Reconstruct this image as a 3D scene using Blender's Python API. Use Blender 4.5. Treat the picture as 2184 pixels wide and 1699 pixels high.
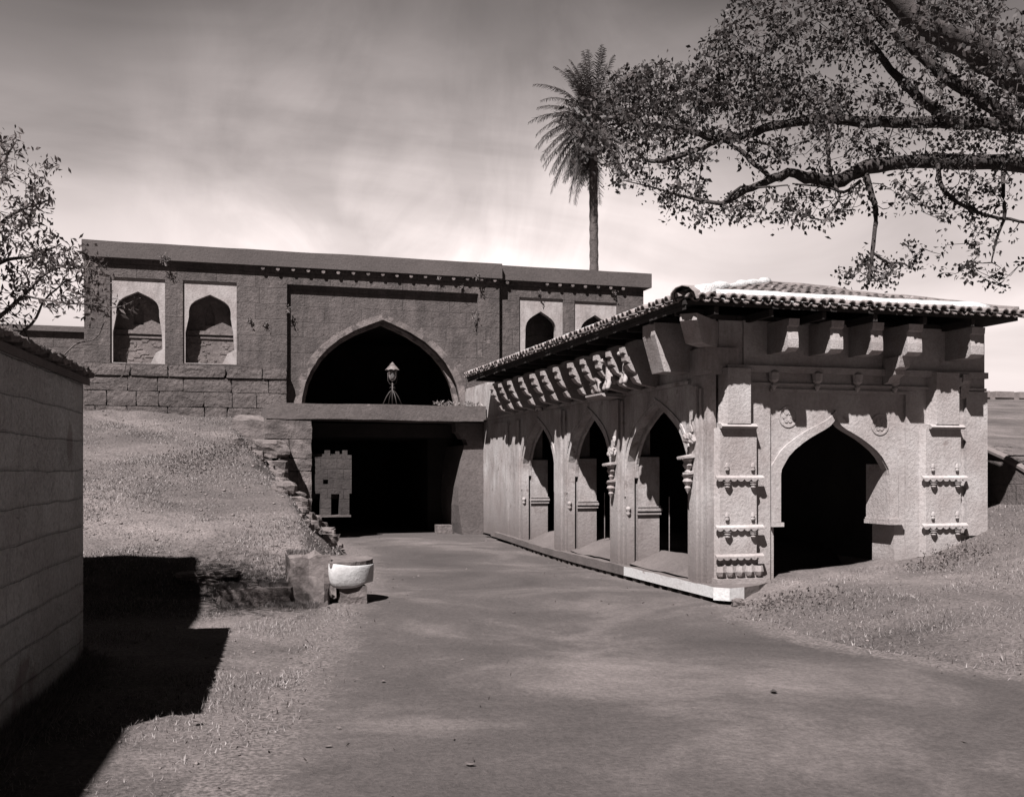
import bpy, bmesh, math, random
import numpy as np
from mathutils import Vector, Matrix
from mathutils.geometry import tessellate_polygon
from mathutils import noise as mnoise

random.seed(7)
RNG = np.random.default_rng(11)
SC = bpy.context.scene
COL = SC.collection
for o in list(bpy.data.objects):
    bpy.data.objects.remove(o)

# ------------------------------------------------------------------ camera
YAW = math.radians(16.47)
SA, CA = math.sin(YAW), math.cos(YAW)
CAMZ = 2.0
cam_d = bpy.data.cameras.new("camera")
cam = bpy.data.objects.new("camera", cam_d)
COL.objects.link(cam)
cam.location = (0, 0, CAMZ)
cam.rotation_euler = (math.radians(90), 0, -YAW)
cam_d.sensor_width = 36
cam_d.lens = 36.07
cam_d.shift_y = 0.0689
cam_d.clip_end = 3000
SC.camera = cam

# ------------------------------------------------------------------ world and sun
SUN_DIR = Vector((-1.42, -1.66, 3.0)).normalized()      # towards the sun
SUN_EL = math.asin(SUN_DIR.z)
SUN_ROT = math.atan2(SUN_DIR.x, SUN_DIR.y)
world = bpy.data.worlds.new("World")
SC.world = world
world.use_nodes = True
wn, wl = world.node_tree.nodes, world.node_tree.links
wn.clear()
w_out = wn.new("ShaderNodeOutputWorld")
w_bg = wn.new("ShaderNodeBackground")
sky = wn.new("ShaderNodeTexSky")
sky.sky_type = 'NISHITA'
sky.sun_disc = False
sky.sun_elevation = SUN_EL
sky.sun_rotation = SUN_ROT
sky.air_density = 1.0
sky.dust_density = 3.0
w_bw = wn.new("ShaderNodeRGBToBW")
wl.new(sky.outputs[0], w_bw.inputs[0])
# thin streaky cloud, laid out over the directions of the sky
w_tc = wn.new("ShaderNodeTexCoord")
w_map = wn.new("ShaderNodeMapping")
w_map.inputs['Rotation'].default_value = (0.2, 0.95, 0.5)
w_map.inputs['Scale'].default_value = (1.0, 1.3, 3.6)
wl.new(w_tc.outputs['Generated'], w_map.inputs[0])
w_no = wn.new("ShaderNodeTexNoise")
w_no.inputs['Scale'].default_value = 2.2
w_no.inputs['Detail'].default_value = 7
w_no.inputs['Roughness'].default_value = 0.52
w_no.inputs['Distortion'].default_value = 0.9
wl.new(w_map.outputs[0], w_no.inputs['Vector'])
w_cr = wn.new("ShaderNodeValToRGB")
w_cr.color_ramp.elements[0].position = 0.35
w_cr.color_ramp.elements[0].color = (0.82, 0.82, 0.82, 1)
w_cr.color_ramp.elements[1].position = 0.75
w_cr.color_ramp.elements[1].color = (1.38, 1.38, 1.38, 1)
wl.new(w_no.outputs['Fac'], w_cr.inputs[0])
w_sep = wn.new("ShaderNodeSeparateXYZ")
wl.new(w_tc.outputs['Generated'], w_sep.inputs[0])
w_el = wn.new("ShaderNodeMapRange")               # the plate's sky pales towards the horizon
w_el.interpolation_type = 'SMOOTHSTEP'
w_el.inputs['From Min'].default_value = 0.10
w_el.inputs['From Max'].default_value = 0.47
w_el.inputs['To Min'].default_value = 1.12
w_el.inputs['To Max'].default_value = 0.27
wl.new(w_sep.outputs['Z'], w_el.inputs['Value'])
w_m1 = wn.new("ShaderNodeMath"); w_m1.operation = 'MULTIPLY'
w_az = wn.new("ShaderNodeMapRange"); w_az.interpolation_type = 'SMOOTHSTEP'    # paler haze ahead; unseen sky behind dimmed to cut fill in the shade
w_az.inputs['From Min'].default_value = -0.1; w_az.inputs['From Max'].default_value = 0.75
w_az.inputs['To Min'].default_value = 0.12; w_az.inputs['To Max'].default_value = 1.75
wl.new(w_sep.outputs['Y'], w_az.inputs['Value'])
w_ze = wn.new("ShaderNodeMapRange"); w_ze.inputs['From Min'].default_value = 0.5; w_ze.inputs['From Max'].default_value = 0.85
w_ze.inputs['To Min'].default_value = 1.0; w_ze.inputs['To Max'].default_value = 0.4  # upper sky dimmed as well, to lessen fill light
wl.new(w_sep.outputs['Z'], w_ze.inputs['Value'])
w_m9 = wn.new("ShaderNodeMath"); w_m9.operation = 'MULTIPLY'
wl.new(w_el.outputs[0], w_m9.inputs[0]); wl.new(w_ze.outputs[0], w_m9.inputs[1])
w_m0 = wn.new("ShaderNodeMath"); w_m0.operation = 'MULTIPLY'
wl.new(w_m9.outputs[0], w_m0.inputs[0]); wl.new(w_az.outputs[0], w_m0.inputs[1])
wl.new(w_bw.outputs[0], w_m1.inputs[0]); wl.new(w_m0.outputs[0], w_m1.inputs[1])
w_dir = wn.new("ShaderNodeVectorMath"); w_dir.operation = 'DOT_PRODUCT'     # bright thin cloud low in the north
_gd = Vector((SA - 0.07 * CA, CA + 0.07 * SA, 0.28)).normalized(); w_dir.inputs[1].default_value = _gd
w_nrm = wn.new("ShaderNodeVectorMath"); w_nrm.operation = 'NORMALIZE'; wl.new(w_tc.outputs['Generated'], w_nrm.inputs[0]); wl.new(w_nrm.outputs[0], w_dir.inputs[0])
w_map2 = wn.new("ShaderNodeMapping"); w_map2.inputs['Rotation'].default_value = (0.5, -0.8, 0.4); w_map2.inputs['Scale'].default_value = (3.2, 1.6, 1.9)
wl.new(w_tc.outputs['Generated'], w_map2.inputs[0])
w_no2 = wn.new("ShaderNodeTexNoise"); w_no2.inputs['Scale'].default_value = 1.6; w_no2.inputs['Detail'].default_value = 6; w_no2.inputs['Distortion'].default_value = 1.6; w_no2.inputs['Roughness'].default_value = .55
wl.new(w_map2.outputs[0], w_no2.inputs['Vector'])
w_gl = wn.new("ShaderNodeMapRange"); w_gl.interpolation_type = 'SMOOTHSTEP'; w_gl.inputs['From Min'].default_value = .945; w_gl.inputs['From Max'].default_value = .999
w_gl.inputs['To Min'].default_value = 0.0; w_gl.inputs['To Max'].default_value = 1.0; wl.new(w_dir.outputs['Value'], w_gl.inputs['Value'])
w_st = wn.new("ShaderNodeMapRange"); w_st.inputs['From Min'].default_value = .38; w_st.inputs['From Max'].default_value = .68; w_st.inputs['To Min'].default_value = .42; w_st.inputs['To Max'].default_value = 1.12
wl.new(w_no2.outputs['Fac'], w_st.inputs['Value'])
w_gm = wn.new("ShaderNodeMath"); w_gm.operation = 'MULTIPLY'; wl.new(w_gl.outputs[0], w_gm.inputs[0]); wl.new(w_st.outputs[0], w_gm.inputs[1])
w_ga = wn.new("ShaderNodeMath"); w_ga.operation = 'MULTIPLY_ADD'; w_ga.inputs[1].default_value = 0.85; w_ga.inputs[2].default_value = 1.0; wl.new(w_gm.outputs[0], w_ga.inputs[0])
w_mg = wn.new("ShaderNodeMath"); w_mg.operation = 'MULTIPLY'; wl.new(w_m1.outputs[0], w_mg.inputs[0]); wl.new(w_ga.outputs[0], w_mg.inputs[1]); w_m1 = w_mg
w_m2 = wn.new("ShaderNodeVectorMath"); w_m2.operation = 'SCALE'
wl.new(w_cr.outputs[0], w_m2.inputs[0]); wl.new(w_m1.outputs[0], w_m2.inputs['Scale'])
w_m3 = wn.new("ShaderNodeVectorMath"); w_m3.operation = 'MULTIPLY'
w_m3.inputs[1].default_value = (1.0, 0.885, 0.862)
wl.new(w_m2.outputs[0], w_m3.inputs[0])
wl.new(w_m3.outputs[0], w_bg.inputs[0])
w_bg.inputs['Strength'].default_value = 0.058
wl.new(w_bg.outputs[0], w_out.inputs[0])

sun_d = bpy.data.lights.new("sun", 'SUN')
sun_d.energy = 5.0
sun_d.angle = math.radians(0.5)
sun_d.color = (1.0, 0.955, 0.945)
sun = bpy.data.objects.new("sun", sun_d)
COL.objects.link(sun)
sun.rotation_euler = SUN_DIR.to_track_quat('Z', 'Y').to_euler()
sun.location = (-20, -25, 45)

SC.view_settings.view_transform = 'Standard'
SC.view_settings.look = 'None'
SC.view_settings.exposure = 1.15
SC.view_settings.gamma = 1.0
SC.cycles.max_bounces = 6
SC.cycles.diffuse_bounces = 1
SC.cycles.transparent_max_bounces = 6

# ------------------------------------------------------------------ measuring helpers
def tt(px): return (px - 1092) / 2188.0
def on_y(px, py, Y):
    t = tt(px); d = Y / (CA - t * SA)
    return Vector((d * (SA + t * CA), Y, CAMZ + d * (1000 - py) / 2188))
def on_x(px, py, X):
    t = tt(px); d = X / (SA + t * CA)
    return Vector((X, d * (CA - t * SA), CAMZ + d * (1000 - py) / 2188))
def at_d(px, py, d):
    t = tt(px)
    return Vector((d * (SA + t * CA), d * (CA - t * SA), CAMZ + d * (1000 - py) / 2188))

# ------------------------------------------------------------------ numpy noise
_perm = RNG.permutation(4096)
def _h(ix, iy):
    return _perm[(_perm[ix % 4096] + iy) % 4096] / 4096.0
def vnoise(x, y):
    x = np.asarray(x, float); y = np.asarray(y, float)
    ix = np.floor(x).astype(int); iy = np.floor(y).astype(int)
    fx = x - ix; fy = y - iy
    fx = fx * fx * (3 - 2 * fx); fy = fy * fy * (3 - 2 * fy)
    a = _h(ix, iy); b = _h(ix + 1, iy); c = _h(ix, iy + 1); d = _h(ix + 1, iy + 1)
    return (a * (1 - fx) + b * fx) * (1 - fy) + (c * (1 - fx) + d * fx) * fy - 0.5
def fbm(x, y, o=4):
    s = 0; a = 1.0; f = 1.0
    for i in range(o):
        s = s + a * vnoise(np.asarray(x) * f + 17.3 * i, np.asarray(y) * f + 9.1 * i); a *= 0.5; f *= 2.03
    return s
def sstep(a, b, x):
    t = np.clip((np.asarray(x, float) - a) / (b - a), 0, 1); return t * t * (3 - 2 * t)

# ------------------------------------------------------------------ materials
ALB = 0.58
def tint(g):
    k = 1.0 - min(1.0, max(0.0, (g - 0.35) / 0.5))
    return (ALB * g * (1 + 0.08 * k), ALB * g * (1 - 0.065 * k), ALB * g * (1 - 0.095 * k), 1)
def new_mat(name):
    m = bpy.data.materials.new(name); m.use_nodes = True
    nt = m.node_tree; nt.nodes.clear()
    out = nt.nodes.new("ShaderNodeOutputMaterial"); b = nt.nodes.new("ShaderNodeBsdfPrincipled")
    b.inputs['Specular IOR Level'].default_value = 0.25
    nt.links.new(b.outputs[0], out.inputs[0])
    return m, nt, b
def stone(name, lo, hi, scale=1.5, rough=0.9, bump=0.5, fine=22, blocks=None, stains=None, patches=None,
          fine_lo=0.75, bumpd=0.02, band=None, wave=0.16):
    """noisy two-tone surface; blocks=(w,h,mortar darkness) masonry; stains=(amount, tone) vertical runs;
    patches=(amount, tone, scale) lost or limewashed patches; band=(z0,z1,tone) damp at the foot"""
    m, nt, b = new_mat(name); N, L = nt.nodes, nt.links
    b.inputs['Roughness'].default_value = rough
    geo = N.new("ShaderNodeNewGeometry")
    def noise(sc, det=6, vec=None, ro=0.6):
        n = N.new("ShaderNodeTexNoise"); n.inputs['Scale'].default_value = sc; n.inputs['Detail'].default_value = det
        n.inputs['Roughness'].default_value = ro
        L.new(vec if vec else geo.outputs['Position'], n.inputs['Vector']); return n.outputs['Fac']
    def ramp(f, p0, c0, p1, c1):
        r = N.new("ShaderNodeValToRGB"); e = r.color_ramp.elements
        e[0].position = p0; e[0].color = c0; e[1].position = p1; e[1].color = c1
        L.new(f, r.inputs[0]); return r.outputs[0]
    def mix(fac, a, c, mode='MIX'):
        n = N.new("ShaderNodeMix"); n.data_type = 'RGBA'; n.blend_type = mode
        if isinstance(fac, (int, float)): n.inputs[0].default_value = fac
        else: L.new(fac, n.inputs[0])
        for i, v in ((6, a), (7, c)):
            if isinstance(v, tuple): n.inputs[i].default_value = v
            else: L.new(v, n.inputs[i])
        return n.outputs[2]
    col = ramp(noise(scale, 8), 0.32, tint(lo), 0.68, tint(hi))
    g = lambda v: (v, v, v, 1)
    fn = noise(fine, 5, ro=0.7)
    col = mix(1.0, col, ramp(fn, 0.3, g(fine_lo), 0.6, g(1.06)), 'MULTIPLY')
    height = fn
    if patches:
        am, tone, ps = patches
        pf = ramp(noise(ps, 7, ro=0.62), 0.5 + 0.2 * (1 - am), g(0), 0.56 + 0.2 * (1 - am), g(1))
        col = mix(pf, col, tint(tone))
    if stains:
        am, tone = stains
        mp = N.new("ShaderNodeMapping"); mp.inputs['Scale'].default_value = (2.0, 2.0, 0.55)
        L.new(geo.outputs['Position'], mp.inputs[0])
        sf = ramp(noise(1.3, 9, mp.outputs[0], 0.78), 0.46, g(0), 0.70, g(am))
        col = mix(sf, col, tint(tone))
    if band:
        z0, z1, tone = band
        sp = N.new("ShaderNodeSeparateXYZ"); L.new(geo.outputs['Position'], sp.inputs[0])
        ad = N.new("ShaderNodeMath"); ad.operation = 'MULTIPLY_ADD'; ad.inputs[1].default_value = -0.9
        L.new(noise(1.1, 6), ad.inputs[0]); L.new(sp.outputs['Z'], ad.inputs[2])
        mr = N.new("ShaderNodeMapRange"); mr.inputs['From Min'].default_value = z1 - 0.45; mr.inputs['From Max'].default_value = z0 - 0.45
        L.new(ad.outputs[0], mr.inputs['Value'])
        col = mix(mr.outputs[0], col, tint(tone))
    if blocks:
        bw, bh, dark = blocks
        cx = N.new("ShaderNodeSeparateXYZ"); L.new(geo.outputs['Position'], cx.inputs[0])
        s = N.new("ShaderNodeMath"); s.operation = 'ADD'; L.new(cx.outputs['X'], s.inputs[0]); L.new(cx.outputs['Y'], s.inputs[1])
        wv = N.new("ShaderNodeTexNoise"); wv.inputs['Scale'].default_value = 1.2; wv.inputs['Detail'].default_value = 3
        L.new(geo.outputs['Position'], wv.inputs['Vector'])
        ws = N.new("ShaderNodeMath"); ws.operation = 'MULTIPLY_ADD'; ws.inputs[1].default_value = wave
        L.new(wv.outputs['Fac'], ws.inputs[0]); L.new(cx.outputs['Z'], ws.inputs[2])
        cb = N.new("ShaderNodeCombineXYZ"); L.new(s.outputs[0], cb.inputs[0]); L.new(ws.outputs[0], cb.inputs[1])
        br = N.new("ShaderNodeTexBrick"); L.new(cb.outputs[0], br.inputs['Vector'])
        br.inputs['Scale'].default_value = 1.0; br.inputs['Brick Width'].default_value = bw
        br.inputs['Row Height'].default_value = bh; br.inputs['Mortar Size'].default_value = 0.012
        br.inputs['Mortar Smooth'].default_value = 0.6; br.offset = 0.41; br.squash = 1.35; br.squash_frequency = 3
        br.inputs['Color1'].default_value = g(0.86); br.inputs['Color2'].default_value = g(1.08); br.inputs['Mortar'].default_value = g(dark)
        # joints come and go
        jf = ramp(noise(0.8, 4), 0.42, g(0.15), 0.6, g(1.0))
        col = mix(jf, col, mix(1.0, col, br.outputs['Color'], 'MULTIPLY'))
        hm = N.new("ShaderNodeMath"); hm.operation = 'MULTIPLY_ADD'; hm.inputs[1].default_value = -0.7
        L.new(br.outputs['Fac'], hm.inputs[0]); L.new(fn, hm.inputs[2]); height = hm.outputs[0]
    hm2 = N.new("ShaderNodeMath"); hm2.operation = 'MULTIPLY_ADD'; hm2.inputs[1].default_value = 1.2
    L.new(noise(5.5, 6), hm2.inputs[0]); L.new(height, hm2.inputs[2])
    bp = N.new("ShaderNodeBump"); bp.inputs['Strength'].default_value = bump; bp.inputs['Distance'].default_value = bumpd
    L.new(hm2.outputs[0], bp.inputs['Height']); L.new(bp.outputs[0], b.inputs['Normal'])
    L.new(col, b.inputs['Base Color'])
    return m

M = {}
M['gate'] = stone('weathered_basalt', 0.10, 0.165, 0.9, bump=0.9, fine=16, blocks=(1.05, 0.45, 0.8), stains=(0.7, 0.235), patches=(0.3, 0.23, 1.7), bumpd=0.03, fine_lo=0.7)
M['course'] = stone('rough_basalt_blocks', 0.11, 0.22, 1.3, bump=1.0, fine=12, bumpd=0.04, fine_lo=0.65)
M['parapet'] = stone('parapet_stone', 0.12, 0.16, 0.7, bump=0.5, fine=20)
M['nichelime'] = stone('limewashed_niche_panel', 0.42, 0.6, 1.4, bump=0.4, stains=(0.75, 0.2), fine_lo=0.85)
M['nichestone'] = stone('niche_back_stone', 0.16, 0.30, 1.5, bump=1.0, fine=12, stains=(.5, .12), patches=(.4, .12, 3))
M['band'] = stone('lime_arch_band', 0.18, 0.34, 1.8, bump=0.8, patches=(0.95, 0.13, 3.2), fine_lo=0.75)
M['shade_dark'] = stone('shade_darkened_interior_stone', 0.03, 0.055, 1.0, bump=0.3)  # shade of the interiors put into a near-black stone colour
M['dim'] = stone('dim_inner_plaster', 0.03, 0.06, 1.0, bump=0.3)
M['plaster'] = stone('aged_lime_plaster', 0.42, 0.68, 1.1, bump=0.5, stains=(0.8, 0.2), patches=(0.45, 0.30, 2.6), band=(0.3, 1.7, 0.22), fine_lo=0.8, bumpd=0.015)
M['plasterf'] = stone('aged_lime_plaster_front', 0.44, 0.64, 1.2, bump=0.5, stains=(0.4, 0.28), patches=(0.35, 0.36, 2.2), band=(0.0, 1.0, 0.30), fine_lo=0.8, bumpd=0.02)
M['carved'] = stone('carved_stone', 0.40, 0.60, 2.0, bump=0.6, fine=30, fine_lo=0.75, stains=(0.4, 0.22))
M['white'] = stone('whitewash', 0.72, 0.85, 1.5, bump=0.35, patches=(0.32, 0.4, 3.0), fine_lo=0.85)
M['limeridge'] = stone('lime_mortar', 0.72, 0.9, 2.5, bump=0.9, fine_lo=0.7, patches=(.25, .5, 3.5))
M['kerb'] = stone('kerb_stone', 0.14, 0.20, 1.2, bump=0.5, stains=(0.2, 0.3))
M['tile'] = stone('clay_roof_tile', 0.11, 0.28, 4.5, bump=0.6, fine=25, patches=(0.35, 0.45, 4.0))
M['eavetile'] = stone('grey_eave_tile', 0.22, 0.42, 3.5, bump=0.5, fine=25)
M['wood'] = stone('dark_timber', 0.03, 0.06, 3, bump=0.3)
M['rubble'] = stone('rubble_stone', 0.13, 0.27, 1.6, bump=1.0, fine=14, patches=(0.4, 0.33, 2.5), bumpd=0.03)
M['slab'] = stone('slab_stone', 0.13, 0.19, 1.0, bump=0.7, patches=(0.25, 0.28, 2.0), fine=14)
M['wing'] = stone('stained_grey_plaster', 0.62, 0.95, 0.8, bump=1.0, stains=(0.35, 1.0), patches=(0.6, 0.5, 1.1), fine_lo=0.65, bumpd=.04, blocks=(.75, .29, .82), wave=.07)
M['iron'] = stone('lamp_iron', 0.06, 0.1, 4, rough=0.5, bump=0.1)
M['bark'] = stone('grey_bark', 0.045, 0.10, 3.0, bump=1.0, fine=18, bumpd=0.03)
M['barklight'] = stone('pale_twig_bark', 0.15, 0.25, 3.0, bump=0.5)
M['pillar'] = stone('dusty_pillar_stone', 0.18, 0.28, 1.4, bump=0.8, fine=16)
M['bankstone'] = stone('earthy_block_stone', 0.16, 0.30, 2.2, bump=1.0, fine=18, bumpd=0.03, patches=(.5, .14, 2.5))
M['palmbark'] = stone('palm_bark', 0.10, 0.19, 3.0, bump=1.0, fine=14, bumpd=0.04)
M['farstone'] = stone('far_rampart_stone', 0.22, 0.32, 0.5, bump=0.3, fine=4)
M['pebble'] = stone('pale_pebbles', 0.16, 0.36, 9.0, bump=0.4)

def leaf_mat(name, lo, hi, trans=0.25):
    m, nt, b = new_mat(name); N, L = nt.nodes, nt.links
    gi = N.new("ShaderNodeNewGeometry")
    r = N.new("ShaderNodeValToRGB"); e = r.color_ramp.elements
    e[0].color = tint(lo); e[1].color = tint(hi)
    L.new(gi.outputs['Random Per Island'], r.inputs[0])
    L.new(r.outputs[0], b.inputs['Base Color'])
    b.inputs['Roughness'].default_value = 0.6
    if trans:
        tr = N.new("ShaderNodeBsdfTranslucent"); L.new(r.outputs[0], tr.inputs[0])
        mx = N.new("ShaderNodeMixShader"); mx.inputs[0].default_value = trans
        out = [n for n in N if n.type == 'OUTPUT_MATERIAL'][0]
        L.new(b.outputs[0], mx.inputs[1]); L.new(tr.outputs[0], mx.inputs[2]); L.new(mx.outputs[0], out.inputs[0])
    return m
M['leaf'] = leaf_mat('fig_leaves', 0.025, 0.11, 0.12)
M['leaf2'] = leaf_mat('acacia_leaves', 0.14, 0.34, 0.4)
M['frond'] = leaf_mat('palm_fronds', 0.04, 0.12, 0.2)
M['straw'] = leaf_mat('dry_grass_blades', 0.14, 0.52, 0.2)
M['scrub'] = leaf_mat('scrub_leaves', 0.09, 0.26, 0.2)
M['dryleaf'] = leaf_mat('fallen_leaf', 0.12, 0.22, 0.1)

def ground_mat(name, c0, c1, c2, bump, specks):
    m, nt, b = new_mat(name); N, L = nt.nodes, nt.links
    b.inputs['Roughness'].default_value = 0.95
    geo = N.new("ShaderNodeNewGeometry")
    def noise(sc, det=6, ro=0.6, dist=0.0):
        n = N.new("ShaderNodeTexNoise"); n.inputs['Scale'].default_value = sc; n.inputs['Detail'].default_value = det
        n.inputs['Roughness'].default_value = ro; n.inputs['Distortion'].default_value = dist
        L.new(geo.outputs['Position'], n.inputs['Vector']); return n.outputs['Fac']
    r = N.new("ShaderNodeValToRGB"); e = r.color_ramp.elements
    e[0].position = 0.3; e[0].color = tint(c0); e[1].position = 0.7; e[1].color = tint(c2)
    mid = r.color_ramp.elements.new(0.5); mid.color = tint(c1)
    L.new(noise(0.35, 8, 0.65, 0.6), r.inputs[0])
    f = noise(26, 6, 0.75)
    r2 = N.new("ShaderNodeValToRGB"); e = r2.color_ramp.elements
    lo = 1 - specks; e[0].position = 0.36; e[0].color = (lo, lo, lo, 1); e[1].position = 0.62; e[1].color = (1.1, 1.1, 1.1, 1)
    L.new(f, r2.inputs[0])
    mx = N.new("ShaderNodeMix"); mx.data_type = 'RGBA'; mx.blend_type = 'MULTIPLY'; mx.inputs[0].default_value = 1
    L.new(r.outputs[0], mx.inputs[6]); L.new(r2.outputs[0], mx.inputs[7])
    L.new(mx.outputs[2], b.inputs['Base Color'])
    ad = N.new("ShaderNodeMath"); ad.operation = 'MULTIPLY_ADD'; ad.inputs[1].default_value = 2.0
    L.new(noise(4, 6), ad.inputs[0]); L.new(f, ad.inputs[2])
    bp = N.new("ShaderNodeBump"); bp.inputs['Strength'].default_value = bump; bp.inputs['Distance'].default_value = 0.02
    L.new(ad.outputs[0], bp.inputs['Height']); L.new(bp.outputs[0], b.inputs['Normal'])
    return m
M['ground'] = ground_mat('dry_earth_and_turf', 0.10, 0.20, 0.36, 1.0, 0.6)
M['road'] = ground_mat('packed_earth_road', 0.085, 0.13, 0.27, 1.0, 0.34)
def fade_to_verge(m):
    nt = m.node_tree; N, L = nt.nodes, nt.links
    b = [n for n in N if n.type == 'BSDF_PRINCIPLED'][0]; src = b.inputs['Base Color'].links[0].from_socket
    at = N.new('ShaderNodeAttribute'); at.attribute_name = 'verge'
    geo = N.new('ShaderNodeNewGeometry'); no = N.new('ShaderNodeTexNoise'); no.inputs['Scale'].default_value = 5; no.inputs['Detail'].default_value = 8; no.inputs['Roughness'].default_value = .75
    L.new(geo.outputs['Position'], no.inputs['Vector'])
    ad = N.new('ShaderNodeMath'); ad.operation = 'MULTIPLY_ADD'; ad.inputs[1].default_value = 1.5; L.new(no.outputs['Fac'], ad.inputs[0]); L.new(at.outputs['Fac'], ad.inputs[2])
    rm = N.new('ShaderNodeMapRange'); rm.inputs['From Min'].default_value = 1.05; rm.inputs['From Max'].default_value = 1.45; L.new(ad.outputs[0], rm.inputs['Value'])
    mx = N.new('ShaderNodeMix'); mx.data_type = 'RGBA'; L.new(rm.outputs[0], mx.inputs[0]); L.new(src, mx.inputs[6]); mx.inputs[7].default_value = tint(0.22)
    no2 = N.new('ShaderNodeTexNoise'); no2.inputs['Scale'].default_value = 30; no2.inputs['Detail'].default_value = 4; L.new(geo.outputs['Position'], no2.inputs['Vector'])
    cr = N.new('ShaderNodeValToRGB'); cr.color_ramp.elements[0].position = .35; cr.color_ramp.elements[0].color = tint(.09); cr.color_ramp.elements[1].position = .65; cr.color_ramp.elements[1].color = tint(.26)
    L.new(no2.outputs['Fac'], cr.inputs[0]); L.new(cr.outputs[0], mx.inputs[7])
    L.new(mx.outputs[2], b.inputs['Base Color'])
fade_to_verge(M['road'])
M['floor'] = ground_mat('sandy_floor', 0.12, 0.16, 0.22, 0.6, 0.25)

def glass_mat():
    m, nt, b = new_mat('lamp_glass')
    b.inputs['Base Color'].default_value = (0.9, 0.85, 0.85, 1); b.inputs['Roughness'].default_value = 0.05
    b.inputs['Transmission Weight'].default_value = 0.9; b.inputs['Specular IOR Level'].default_value = 0.6
    return m
M['glass'] = glass_mat()

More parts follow.
